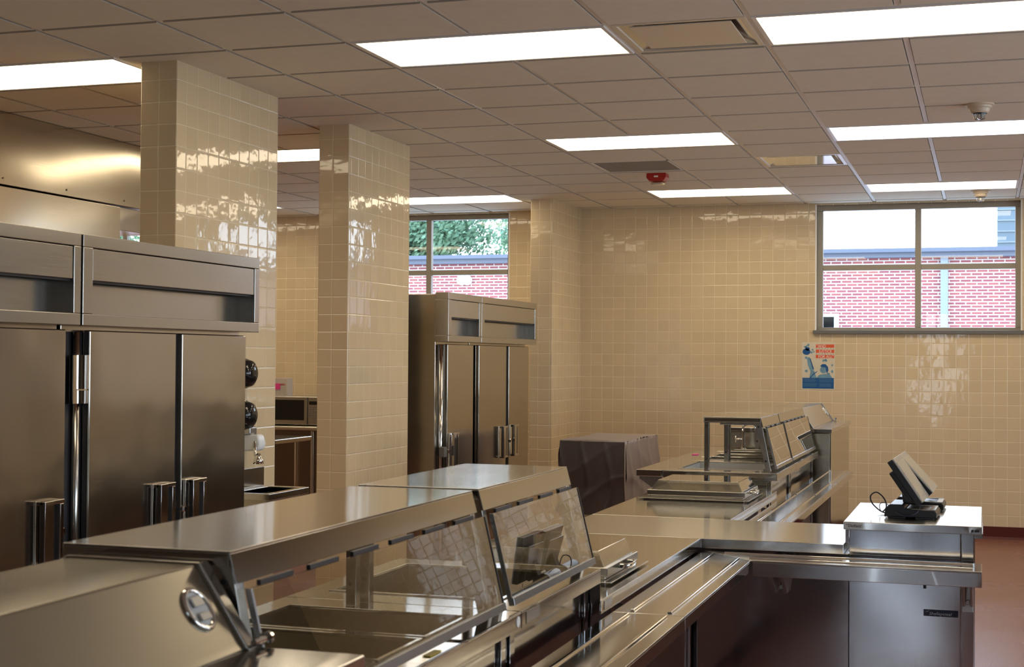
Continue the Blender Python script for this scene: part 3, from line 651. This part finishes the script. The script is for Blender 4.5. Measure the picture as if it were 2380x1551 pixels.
# middle counter and cashier counter
t = thing('corner_counter', 'wide low stainless counter crossing the line between the two serving runs', 'serving counter', (-1.17, 6.48, 0), 'stainless serving counters')
bm = B(); box(bm, XK, -.545, 6.104, 6.858, .770, .81); obj('worktop', bm, MT['topx'], t, bevel=.002)
bm = B(); box(bm, XO - .04, -.5285, 6.15, 6.81, .15, .768); obj('body_panels', bm, MT['body'], t, bevel=.002)
bm = B(); box(bm, XK + .04, XO - .05, 6.15, 6.81, .15, .768); obj('inner_body', bm, MT['body'], t, bevel=.002)
bm = B()
prism(bm, [(6.149, .70), (6.149, .735), (5.93, .735), (5.93, .715), (6.10, .60), (6.149, .60)], 0, -.83, -.815); prism(bm, [(6.149, .70), (6.149, .735), (5.93, .735), (5.93, .715), (6.10, .60), (6.149, .60)], 0, -.785, -.77)
lathe(bm, (-.8, 6.146, .62), [(.010, 0), (.010, -.012)], 10, 1); obj('rail_bracket', bm, MT['bezel'], t, bevel=.002)
caster_set(t, XK + .1, -.65, 6.25, 6.7)
t = thing('cashier_counter', 'taller bright-topped cashier counter holding the touch-screen registers', 'cashier counter', (-.275, 6.47, 0))
bm = B(); box(bm, -.541, -.008, 6.055, 6.885, .877, .91); top = obj('worktop', bm, MT['topx'], t, bevel=.003)
bm = B(); box(bm, -.526, -.090, 6.15, 6.80, .15, .875); box(bm, -.540, -.527, 6.13, 6.16, .813, .872); obj('body_panels', bm, MT['body'], t, bevel=.002)
bm = B(); box(bm, -.086, -.038, 6.135, 6.18, .15, .875); obj('corner_post', bm, MT['body'], t, bevel=.003)
bm = B(); box(bm, -.086, -.038, 6.75, 6.80, .15, .875); obj('corner_post', bm, MT['body'], t, bevel=.003)
bm = B(); box(bm, -.036, -.004, 6.12, 6.80, .855, .876); obj('side_rail', bm, MT['body'], t, bevel=.002)
bm = B()
prism(bm, [(6.134, .70), (6.134, .74), (5.93, .735), (5.93, .715), (6.09, .60), (6.134, .58)], 0, -.083, -.072); prism(bm, [(6.134, .70), (6.134, .74), (5.93, .735), (5.93, .715), (6.09, .60), (6.134, .58)], 0, -.052, -.041)
box(bm, -.083, -.041, 6.13, 6.134, .56, .70); lathe(bm, (-.062, 6.13, .60), [(.010, 0), (.010, -.008)], 10, 1); obj('rail_bracket', bm, MT['bezel'], t, bevel=.002)
bm = B(); lathe(bm, (-.222, 6.00, .665), [(.006, 0), (.006, .06)], 8, 2); obj('rail_pin', bm, MT['gasket'], t)
caster_set(t, -.45, -.12, 6.25, 6.7)
bm = B(); box(bm, -.536, -.465, 6.0535, 6.055, .884, .906); pl = obj('maker_label', bm, MT['sticker'], t)
text('lettering', 'Delfield', .0155, (-.523, 6.053, .8885), MT['blacktext'], pl, shear=.25, ext=.0003, sx=1.05)
bm = B(); tube(bm, [(-.531, 6.0532, .899), (-.527, 6.0532, .8965), (-.519, 6.0532, .900)], .0009, 6); obj('swoosh', bm, MT['blacktext'], pl)
bm = B()
for a in (-.044, -.031, -.022): lathe(bm, (a, 6.0545, .892), [(.005, 0), (.005, -.001)], 10, 1)
obj('certification_mark', bm, MT['blacktext'], t)
bm = B(); box(bm, -.232, -.098, 6.148, 6.15, .533, .560); pl = obj('name_plate', bm, MT['navy'], t)
text('lettering', 'Shelleysteel', .0165, (-.211, 6.1475, .5385), MT['silvertext'], pl, shear=.25, ext=.0003, sx=1.12)
bm = B(); tube(bm, [(-.224, 6.1475, .552), (-.218, 6.1475, .5505), (-.211, 6.1475, .555)], .0008, 6); obj('swoosh', bm, MT['silvertext'], pl)

# tray slides
def rail_y(label, x0, x1, y0, y1, miter=None, mlow=None):
    t = thing('tray_slide', label, 'tray slide', ((x0 + x1) / 2, (y0 + y1) / 2, .71), 'stainless tray slides')
    z = .76; d = x1 - x0
    bm = B(); ye = [y1, y1] if not miter else list(miter)   # y at x0, y at x1
    prism(bm, [(x0, y0), (x1, y0), (x1, ye[1]), (x0, ye[0])], 2, z - .006, z)
    box(bm, x1 - .004, x1, y0, ye[1], z - .045, z - .006); box(bm, x0, x0 + .004, y0, ye[0], z - .045, z - .006)
    obj('deck', bm, MT['top'], t, bevel=.002)
    for f in (.24, .76):
        xx = x0 + d * f; ey = ye[0] + (ye[1] - ye[0]) * f - .03; bm = B()
        prism(bm, [(xx - .010, z - .001), (xx - .005, z + .006), (xx + .005, z + .006), (xx + .010, z - .001)], 1, y0 + .03, ey); obj('ridge', bm, MT['chrome'], t, bevel=.002)
    return t
RX0, RX1 = -1.118, -.885
rail_y('stainless tray slide section running beneath the near hot-food counter', RX0, RX1, 2.2, 4.518)
rail_y('stainless tray slide section beside the near domed tray, mitred at the corner', RX0, RX1, 4.524, 5.86, (6.098, 5.865))
z = .76
t = thing('tray_slide', 'stainless tray slide across the front of the cashier counter', 'tray slide', (-.45, 5.98, .71), 'stainless tray slides')
bm = B(); prism(bm, [(-.883, 5.862), (-.008, 5.862), (-.008, 6.10), (-1.118, 6.10)], 2, z - .006, z); box(bm, -.878, -.008, 5.862, 5.866, z - .062, z - .006); box(bm, -.012, -.008, 5.867, 6.10, z - .062, z - .006)
obj('deck', bm, MT['topx'], t, bevel=.002)
for yy, xa in ((5.918, -.90), (6.045, -1.02)):
    bm = B(); prism(bm, [(yy - .010, z - .001), (yy - .005, z + .006), (yy + .005, z + .006), (yy + .010, z - .001)], 0, xa, -.04); obj('ridge', bm, MT['chrome'], t, bevel=.002)
for k, (a, b, lab) in enumerate(((6.866, 8.80, 'far tray slide section starting at the crossing counter'), (8.804, 9.66, 'short middle section of the far tray slide'), (9.664, 10.88, 'far tray slide section ending by the tall cabinet'))):
    rail_y('stainless ' + lab, -1.118, -.905, a, b)

# domed food trays
def domed(label, y0, y1, ya, yb):
    t = thing('domed_food_tray', label, 'covered food tray', (-1.46, (y0 + y1) / 2, .81), 'domed food trays')
    bm = B(); box(bm, -1.765, -1.172, y0, y1, .817, .8205); box(bm, -1.74, -1.20, y0 + .03, y1 - .03, .8105, .817); obj('mounting_plate', bm, MT['top'], t, bevel=.001)
    bm = B(); box(bm, -1.71, -1.205, ya, yb, .8205, .832); box(bm, -1.722, -1.196, ya - .008, yb + .008, .832, .862); obj('base_pan', bm, MT['header'], t, bevel=.004)
    x0, x1, z0, z1 = -1.705, -1.212, .862, .912
    def shell(bm, i):
        b = [(x0 + i, ya + .006 + i), (x1 - i, ya + .006 + i), (x1 - i, yb - .006 - i), (x0 + i, yb - .006 - i)]; q = .035
        tt = [(x0 + q + i, ya + .006 + q * .6 + i), (x1 - q * .7 - i, ya + .006 + q * .6 + i), (x1 - q * .7 - i, yb - .006 - q * .6 - i), (x0 + q + i, yb - .006 - q * .6 - i)]
        return [bm.verts.new((*p, z0)) for p in b], [bm.verts.new((*p, z1 - i)) for p in tt]
    bm = B(); b0, t0 = shell(bm, 0); b1, t1 = shell(bm, .004)
    for q in range(4):
        bm.faces.new((b0[q], b0[(q + 1) % 4], t0[(q + 1) % 4], t0[q])); bm.faces.new((b1[q], t1[q], t1[(q + 1) % 4], b1[(q + 1) % 4])); bm.faces.new((b0[q], b1[q], b1[(q + 1) % 4], b0[(q + 1) % 4]))
    bm.faces.new(t0); bm.faces.new(t1[::-1]); obj('dome_lid', bm, MT['acrylic'], t, bevel=.008, seg=4)
    bm = B(); ym = (ya + yb) / 2
    pts = [(-1.198, ym - .06, .848), (-1.165, ym - .055, .848), (-1.158, ym, .848), (-1.165, ym + .055, .848), (-1.198, ym + .06, .848)]
    sp_ = smoothpts(pts, 5)
    for a, b in zip(sp_, sp_[1:]):
        v = [bm.verts.new(p) for p in ((a.x, a.y, a.z - .008), (b.x, b.y, b.z - .008), (b.x, b.y, b.z + .008), (a.x, a.y, a.z + .008))]; bm.faces.new(v)
    bmesh.ops.remove_doubles(bm, verts=bm.verts[:], dist=1e-6)
    o = obj('handle', bm, MT['chrome'], t, smooth=True); sd = o.modifiers.new('thick', 'SOLIDIFY'); sd.thickness = .003
domed('clear domed tray on the low counter behind the near sneeze guards', 4.72, 5.285, 4.77, 5.21)
domed('clear domed tray on the far low counter before the open-ended sneeze guard', 7.68, 8.215, 7.72, 8.17)

# tall slant-front units at both ends of the line
def hot_unit(label, y0, y1, ha, hb, dial_y, far=False):
    t = thing('slant_front_warmer', label, 'food warmer cabinet', (-1.42, (y0 + y1) / 2, 0), 'slant-front warmer cabinets')
    z1 = 1.062; xo = -1.05 if far else -.985
    bm = B(); box(bm, XK - .02, xo, y0, y1, z1 - .030, z1); obj('worktop', bm, MT['top'], t, bevel=.004, seg=3)
    bm = B(); box(bm, XK, xo - .015, y0 + .02, y1 - .02, .15, z1 - .032); obj('body_panels', bm, MT['hood'] if far else MT['body'], t, bevel=.004)
    bm = B(); box(bm, xo - .014, xo - .006, y0 + .02, y0 + .065, .15, z1 - .034); obj('corner_post', bm, MT['body'], t, bevel=.002)
    P = [(-1.56, z1), (-1.19, z1), (-1.20, z1 + .012), (-1.287, 1.202), (-1.54, 1.202), (-1.56, 1.19)]
    bm = B(); prism(bm, P, 1, ha + .03, hb - .03); h = obj('slanted_hood', bm, MT['hood'] if far else MT['warmer'], t, bevel=.004)
    for a, b in ((ha, ha + .03), (hb - .03, hb)):
        bm = B(); prism(bm, [(-1.565, z1), (-1.182, z1), (-1.192, z1 + .014), (-1.280, 1.206), (-1.545, 1.206), (-1.565, 1.195)], 1, a, b); obj('hood_end_cap', bm, MT['header'], h, bevel=.003)
    # recessed round pull on the slanted face
    d = Vector((-1.20 + 1.287, 0, z1 + .012 - 1.202)).normalized(); nrm = Vector((-d.z, 0, d.x)); nrm = nrm if nrm.x > 0 else -nrm
    c = Vector((-1.2435, dial_y, 1.138)) + nrm * .001; yv = Vector((0, 1, 0))
    bm = B(); R_ = [c + (yv * math.cos(q) * .033 + d * math.sin(q) * .036) for q in (2 * PI * k / 32 for k in range(32))]; tube(bm, R_, .0055, 8, True); o = obj('pull_ring', bm, MT['chrome'], h, smooth=True)
    bm = B(); vs = [bm.verts.new(c + (yv * math.cos(q) * .031 + d * math.sin(q) * .034) + nrm * .0012) for q in (2 * PI * k / 32 for k in range(32))]; bm.faces.new(vs)
    vs2 = [bm.verts.new(v.co - nrm * .001) for v in vs]; bm.faces.new(vs2[::-1])
    for k in range(32): bm.faces.new((vs[k], vs2[k], vs2[(k + 1) % 32], vs[(k + 1) % 32]))
    o2 = obj('pull_cup', bm, MT['sticker'], o)
    bm = B()
    for a0, b0 in ((.016, .007), (-.012, .009)):
        e = c + d * a0 + nrm * .004; vv = [bm.verts.new(e + yv * p * .016 + d * q * b0 + nrm * r) for p, q, r in ((-1, -1, 0), (1, -1, 0), (1, 1, 0), (-1, 1, 0), (-1, -1, .004), (1, -1, .004), (1, 1, .004), (-1, 1, .004))]
        for f in ((0, 1, 2, 3), (4, 7, 6, 5), (0, 4, 5, 1), (1, 5, 6, 2), (2, 6, 7, 3), (3, 7, 4, 0)): bm.faces.new([vv[i] for i in f])
    obj('pull_latch', bm, MT['bezel'], o, bevel=.001)
    bm = B(); yk = hb - .008
    tube(bm, [(-1.176, yk - .02, z1 + .013), (-1.176, yk + .028, z1 + .013)], [.006, .006], 12); lathe(bm, (-1.176, yk + .028, z1 + .013), [(.011, 0), (.011, .008)], 14, 1); obj('hinge_pin', bm, MT['chrome'], h)
    caster_set(t, XK + .12, xo - .12, y0 + .15, y1 - .15)
hot_unit('slant-front steel warmer cabinet with round chrome pull, at the near end of the line', .70, 2.268, .80, 2.262, 2.165)
hot_unit('far slant-front steel warmer cabinet by the poster wall', 10.80, 12.42, 10.85, 12.38, 12.27, True)
# tap over the far wells
t = thing('tap', 'chrome swan-neck tap above the far wells', 'tap', (-1.66, 10.52, .91))
bm = B(); lathe(bm, (-1.66, 10.62, .91), [(.02, 0), (.018, .01), (.010, .02), (.010, .13), (.012, .14), (.008, .15)], 14); lathe(bm, (-1.66, 10.62, .935), [(.018, 0), (.018, .015)], 14)
obj('riser', bm, MT['chrome'], t, smooth=False)
bm = B(); tube(bm, smoothpts([(-1.66, 10.62, 1.05), (-1.66, 10.615, 1.075), (-1.64, 10.60, 1.09), (-1.59, 10.55, 1.10), (-1.57, 10.53, 1.098), (-1.562, 10.52, 1.08), (-1.562, 10.52, 1.055)], 6), .0075, 10); obj('spout', bm, MT['chrome'], t, smooth=True)
bm = B(); tube(bm, [(-1.66, 10.62, .985), (-1.71, 10.60, .985)], .007, 8); tube(bm, [(-1.71, 10.60, .96), (-1.712, 10.60, 1.01)], .005, 8); obj('handle', bm, MT['chrome'], t, smooth=True)

# ------------------------------------------------------------------ covered cart
bx0, bx1, by0, by1, bz0, bz1 = -3.15, -2.635, 11.02, 12.2, .35, .92
t = thing('covered_cart', 'tall square cart under a dark plum vinyl cover in the tiled corner', 'covered cart', ((bx0 + bx1) / 2, (by0 + by1) / 2, 0))
bm = B(); nx, ny, nz = 14, 26, 16
def wav(x, y, z): return .010 * (1 - abs(math.sin(x * 17 + .6 * math.sin(z * 8)))) ** 3 + .006 * (1 - abs(math.sin(z * 12 + 1.5 * math.sin(x * 6 + y * 3)))) ** 3 + .010 * (1 - abs(math.sin(y * 9 + .7 * math.sin(z * 9)))) ** 3
def P(x, y, z, nv):
    k = (bz1 - z) / (bz1 - bz0); d = wav(x, y, z) * (.6 + 1.6 * k) + .025 * math.sin(PI * min(1, k * 1.6)) * .5 + .015 * k * k
    return (x + nv[0] * d, y + nv[1] * d, z + nv[2] * wav(x, y, z) * .6)
def grid(bm, f, a, b):
    V = [[bm.verts.new(f(i / a, j / b)) for j in range(b + 1)] for i in range(a + 1)]
    for i in range(a):
        for j in range(b): bm.faces.new((V[i][j], V[i + 1][j], V[i + 1][j + 1], V[i][j + 1]))
lx, ly, lz = bx1 - bx0, by1 - by0, bz1 - bz0
bm2 = B()
grid(bm, lambda u, v: P(bx0 + u * lx, by0, bz0 + v * lz, (0, -1, 0)), 44, 44)
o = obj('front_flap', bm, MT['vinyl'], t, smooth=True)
bm = B()
grid(bm, lambda u, v: P(bx1, by0 + u * ly, bz0 + v * lz, (1, 0, 0)), 40, 24); grid(bm, lambda u, v: P(bx0, by0 + u * ly, bz0 + v * lz, (-1, 0, 0)), 40, 24)
grid(bm, lambda u, v: P(bx0 + u * lx, by1, bz0 + v * lz, (0, 1, 0)), 24, 24); grid(bm, lambda u, v: (bx0 + u * lx, by0 + v * ly, bz1 + .004 + .012 * math.sin(PI * u) * math.sin(PI * v) + .004 * math.sin(v * 9 + u * 3)), 16, 30)
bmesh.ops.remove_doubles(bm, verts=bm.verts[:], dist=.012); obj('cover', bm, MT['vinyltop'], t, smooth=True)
bm = B(); tube(bm, [(bx0, by0, bz1), (bx1, by0, bz1)], .006, 8); tube(bm, [(bx0 - .008, by0 - .012, bz0), (bx0 - .003, by0 - .008, .6), (bx0, by0, bz1)], .004, 8); tube(bm, [(bx1 + .012, by0 - .014, bz0), (bx1 + .004, by0 - .008, .6), (bx1, by0, bz1)], .005, 8); obj('piping', bm, MT['piping'], t, smooth=True)
bm = B(); box(bm, bx0 + .03, bx1 - .03, by0 + .04, by1 - .04, .16, .5); obj('cart_body', bm, MT['body'], t)
for sx in (bx0 + .08, bx1 - .08):
    for sy in (by0 + .09, by1 - .1):
        bm = B(); lathe(bm, (sx - .012, sy, .06), [(.06, 0), (.06, .025)], 18, 0); box(bm, sx - .02, sx + .02, sy - .02, sy + .02, .11, .17); obj('caster', bm, MT['black'], t)

# ------------------------------------------------------------------ point of sale terminals
def terminal(label, ox, oy, rz, tilt):
    t = thing('register_terminal', label, 'touch-screen register', (ox, oy, .91), 'touch-screen registers')
    z0 = .911
    bm = B(); prism(bm, [(-.105, z0 + .006), (-.10, z0 + .040), (-.082, z0 + .058), (-.03, z0 + .058), (-.02, z0 + .040), (.095, z0 + .036), (.105, z0 + .028), (.105, z0 + .006)], 1, -.11, .11); b = obj('base', bm, MT['black'], t, bevel=.004)
    bm = B(); box(bm, .0, .098, -.10, -.088, z0 + .037, z0 + .040); box(bm, .0, .098, .088, .10, z0 + .037, z0 + .040); box(bm, .075, .098, -.088, .088, z0 + .036, z0 + .039); obj('tray_rim', bm, MT['screen'], b)
    bm = B(); box(bm, -.09, -.02, -.10, .10, 0 + z0, z0 + .006); box(bm, .02, .09, -.10, .10, z0, z0 + .006); obj('foot', bm, MT['black'], b)
    bm = B(); prism(bm, [(-.035, z0 + .055), (.02, z0 + .05), (.035, z0 + .10), (-.01, z0 + .14), (-.045, z0 + .13)], 1, -.035, .035); obj('stand', bm, MT['black'], t, bevel=.006)
    # tilted screen: local frame along d (upwards) and n (outwards)
    ca, sa = math.cos(tilt), math.sin(tilt); d = Vector((-sa, 0, ca)); nn = Vector((ca, 0, sa)); c = Vector((-.022, 0, z0 + .150))
    def pb(bm, u0, u1, n0, n1, y0, y1):
        v = [bm.verts.new(c + d * u + nn * q + Vector((0, y, 0))) for u in (u0, u1) for y in (y0, y1) for q in (n0, n1)]
        for f in ((0, 2, 3, 1), (4, 5, 7, 6), (0, 1, 5, 4), (2, 6, 7, 3), (0, 4, 6, 2), (1, 3, 7, 5)): bm.faces.new([v[i] for i in f])
    bm = B(); pb(bm, -.105, .105, -.008, .016, -.165, .165); s = obj('screen_frame', bm, MT['black'], t, bevel=.003)
    bm = B(); pb(bm, -.105, .105, .016, .022, -.165, .165); obj('bezel', bm, MT['bezel'], s, bevel=.001)
    bm = B(); pb(bm, -.082, .085, .0222, .0235, -.148, .148); obj('glass', bm, MT['screen'], s)
    bm = B(); pb(bm, -.085, .065, -.032, -.0085, -.13, .13); obj('rear_housing', bm, MT['black'], s, bevel=.006)
    # children were built about the origin: shift the root instead
    for ch in t.children: ch.location = (ox * 0, 0, 0)
    def shift(o):
        for q in o.children: shift(q)
        if o.type == 'MESH': o.data.transform(Matrix.Translation((ox, oy, 0)))
    shift(t)
    t.rotation_euler = (0, 0, rz)
    return t
terminal('touch-screen register at the front of the cashier counter, with looped cables', -.285, 6.345, -.035, .60)
terminal('second touch-screen register tucked behind the front one on the cashier counter', -.268, 6.70, -.02, .74)
bm = B()
tube(bm, smoothpts([(-.40, 6.40, .916), (-.425, 6.42, .925), (-.455, 6.42, .955), (-.46, 6.42, .985), (-.435, 6.42, 1.0), (-.405, 6.42, .975), (-.395, 6.42, .94), (-.41, 6.41, .918)], 6), .003, 8)
tag(obj('cable', bm, MT['cable'], smooth=True), 'thick black cable looped beside the front register', 'cable', 'register cables')
bm = B()
tube(bm, smoothpts([(-.405, 6.40, .916), (-.418, 6.38, .93), (-.418, 6.36, .955), (-.40, 6.34, .965), (-.37, 6.28, .955), (-.34, 6.22, .935), (-.30, 6.205, .925), (-.262, 6.22, .94), (-.25, 6.28, .965)], 6), .0018, 8)
tag(obj('cable', bm, MT['cable'], smooth=True), 'thin dark blue cable draped over the front register base', 'cable', 'register cables')

# ------------------------------------------------------------------ behind the pillars
# hand sink on the first pillar
t = thing('hand_sink', 'stainless hand sink on the first tiled pillar beyond the two-door refrigerator', 'sink', (-3.56, 7.04, .70))
bm = B(); x0, x1, y0, y1, z1 = -3.728, -3.456, 6.72, 7.18, .86
ix0, ix1, iy0, iy1 = x0 + .05, x1 - .035, y0 + .04, y1 - .04
box(bm, x0, x1, y0, iy0, z1 - .035, z1); box(bm, x0, x1, iy1, y1, z1 - .035, z1); box(bm, x0, ix0, iy0, iy1, z1 - .035, z1); box(bm, ix1, x1, iy0, iy1, z1 - .035, z1)
obj('rim', bm, MT['top'], t, bevel=.004)
bm = B(); q = .003; zb = .68
box(bm, ix0 - q, ix0, iy0, iy1, zb, z1 - .01); box(bm, ix1, ix1 + q, iy0, iy1, zb, z1 - .01); box(bm, ix0, ix1, iy0 - q, iy0, zb, z1 - .01); box(bm, ix0, ix1, iy1, iy1 + q, zb, z1 - .01); box(bm, ix0 - q, ix1 + q, iy0 - q, iy1 + q, zb - .004, zb)
obj('basin', bm, MT['well'], t)
bm = B(); box(bm, -3.728, -3.715, 6.74, 7.16, z1, .965); obj('backsplash', bm, MT['header'], t, bevel=.003)
bm = B(); tube(bm, [(-3.58, 6.95, .68), (-3.58, 6.95, .55), (-3.71, 6.95, .5)], .02, 10); obj('drain', bm, MT['chrome'], t, smooth=True)
for z, lab in ((1.47, 'upper glossy black dispenser with round front on the first tiled pillar'), (1.25, 'lower glossy black dispenser with round front on the first tiled pillar')):
    t = thing('wall_dispenser', lab, 'dispenser', (-3.728, 6.9, z), 'black wall dispensers')
    bm = B(); lathe(bm, (-3.728, 6.9, z), [(.078, 0), (.076, .04), (.066, .07), (.042, .085), (.015, .088)], 28, 0); obj('cover', bm, MT['blackgloss'], t, smooth=True)
    bm = B(); lathe(bm, (-3.728, 6.9, z), [(.078, .028), (.080, .033), (.078, .038)], 28, 0); obj('band', bm, MT['chrome'], t, smooth=True)
t = thing('soap_dispenser', 'white and silver soap dispenser above the hand sink', 'dispenser', (-3.66, 6.93, 1.03))
bm = B(); prism(bm, [(-3.728, 1.06), (-3.62, 1.065), (-3.605, 1.10), (-3.62, 1.15), (-3.728, 1.15)], 1, 6.90, 6.97); obj('bottle', bm, MT['lampglass'], t, bevel=.012, seg=4)
bm = B(); tube(bm, smoothpts([(-3.65, 6.93, 1.15), (-3.635, 6.90, 1.10), (-3.62, 6.87, 1.06), (-3.61, 6.87, 1.035)], 5), .009, 10); lathe(bm, (-3.60, 6.87, 1.0), [(.028, 0), (.026, .02), (.010, .055)], 16); obj('nozzle', bm, MT['chrome'], t, smooth=True)
bm = B(); box(bm, -3.728, -3.66, 6.89, 6.97, 1.15, 1.19); obj('pump', bm, MT['alum'], t, bevel=.008)
# prep table in the gap
t = thing('prep_table', 'small stainless prep table seen in the gap between the pillars', 'table', (-5.8, 11.0, 0))
bm = B(); box(bm, -6.6, -5.33, 10.45, 11.12, .862, .90); obj('tabletop', bm, MT['top'], t, bevel=.008)
for sx, sy in ((-5.42, 10.55), (-5.42, 11.02), (-6.5, 10.55), (-6.5, 11.02)):
    bm = B(); lathe(bm, (sx, sy, 0), [(.019, 0), (.019, .86)], 12); obj('leg', bm, MT['chrome'], t, smooth=False)
bm = B(); box(bm, -6.5, -5.42, 10.55, 11.02, .26, .29); obj('undershelf', bm, MT['top'], t, bevel=.003)
# counter along the back wall with microwave and carton
t = thing('back_counter', 'dark stainless cabinet counter under the microwave against the back wall', 'counter', (-6.5, 13.25, 0))
bm = B(); box(bm, -7.9, -5.6, 12.93, 13.58, .84, .882); obj('worktop', bm, MT['well'], t, bevel=.014, seg=4)
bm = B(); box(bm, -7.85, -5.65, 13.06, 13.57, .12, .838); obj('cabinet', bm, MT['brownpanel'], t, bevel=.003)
for sx in (-6.22, -7.7, -5.75):
    bm = B(); lathe(bm, (sx, 12.99, 0), [(.02, 0), (.02, .84)], 12); obj('leg', bm, MT['well'], t)
t = thing('microwave', 'stainless microwave with black door glass on the back counter', 'microwave', (-6.45, 13.25, .883))
x0, x1, yf, z0, z1 = -6.72, -6.14, 13.03, .892, 1.168
bm = B(); box(bm, x0, x1, yf + .02, 13.42, z0, z1); obj('housing', bm, MT['header'], t, bevel=.005)
bm = B(); box(bm, x0 + .002, -6.300, yf, yf + .019, z0 + .004, z1 - .003); d = obj('door', bm, MT['header'], t, bevel=.003)
bm = B(); box(bm, -6.675, -6.335, yf - .002, yf, .937, 1.135); obj('door_glass', bm, MT['oven'], d)
bm = B(); lathe(bm, (-6.667, yf, .913), [(.009, 0), (.009, -.002)], 16, 1); obj('logo', bm, MT['sill'], d)
bm = B(); box(bm, -6.292, x1 - .002, yf, yf + .019, z0 + .004, z1 - .003); p_ = obj('control_panel', bm, MT['header'], t, bevel=.003)
bm = B(); box(bm, -6.28, x1 - .02, yf - .002, yf, 1.09, 1.125); obj('display', bm, MT['oven'], p_)
bm = B()
for a in range(4):
    for b in range(6): box(bm, -6.275 + a * .03, -6.257 + a * .03, yf - .0015, yf, .96 + b * .02, .97 + b * .02)
obj('keys', bm, MT['sill'], p_)
for a in (x0 + .04, x1 - .04):
    bm = B(); box(bm, a - .015, a + .015, 13.08, 13.4, .882, .892); obj('foot', bm, MT['black'], t)
t = thing('carton', 'white and red printed carton standing on the microwave', 'box', (-6.63, 13.2, 1.168))
bm = B(); box(bm, -6.76, -6.552, 13.10, 13.22, 1.169, 1.345); obj('box_body', bm, MT['cardboard'], t, bevel=.002)
text('lettering', 'KitchenAid', .034, (-6.672, 13.098, 1.275), MT['redprint'], t, ext=.0004, sx=.62)
bm = B(); box(bm, -6.74, -6.690, 13.098, 13.0995, 1.29, 1.342); obj('red_corner', bm, MT['redprint'], t)
bm = B()
for r_ in range(5):
    for q in range(3): box(bm, -6.70 + q * .048, -6.662 + q * .048, 13.0985, 13.0998, 1.185 + r_ * .017, 1.187 + r_ * .017)
obj('small_print', bm, MT['sill'], t)
bm = B(); box(bm, -6.705, -6.630, 13.094, 13.0962, 1.235, 1.292); tag(obj('sticky_note', bm, MT['pink']), 'bright pink sticky note on the carton above the microwave', 'note')
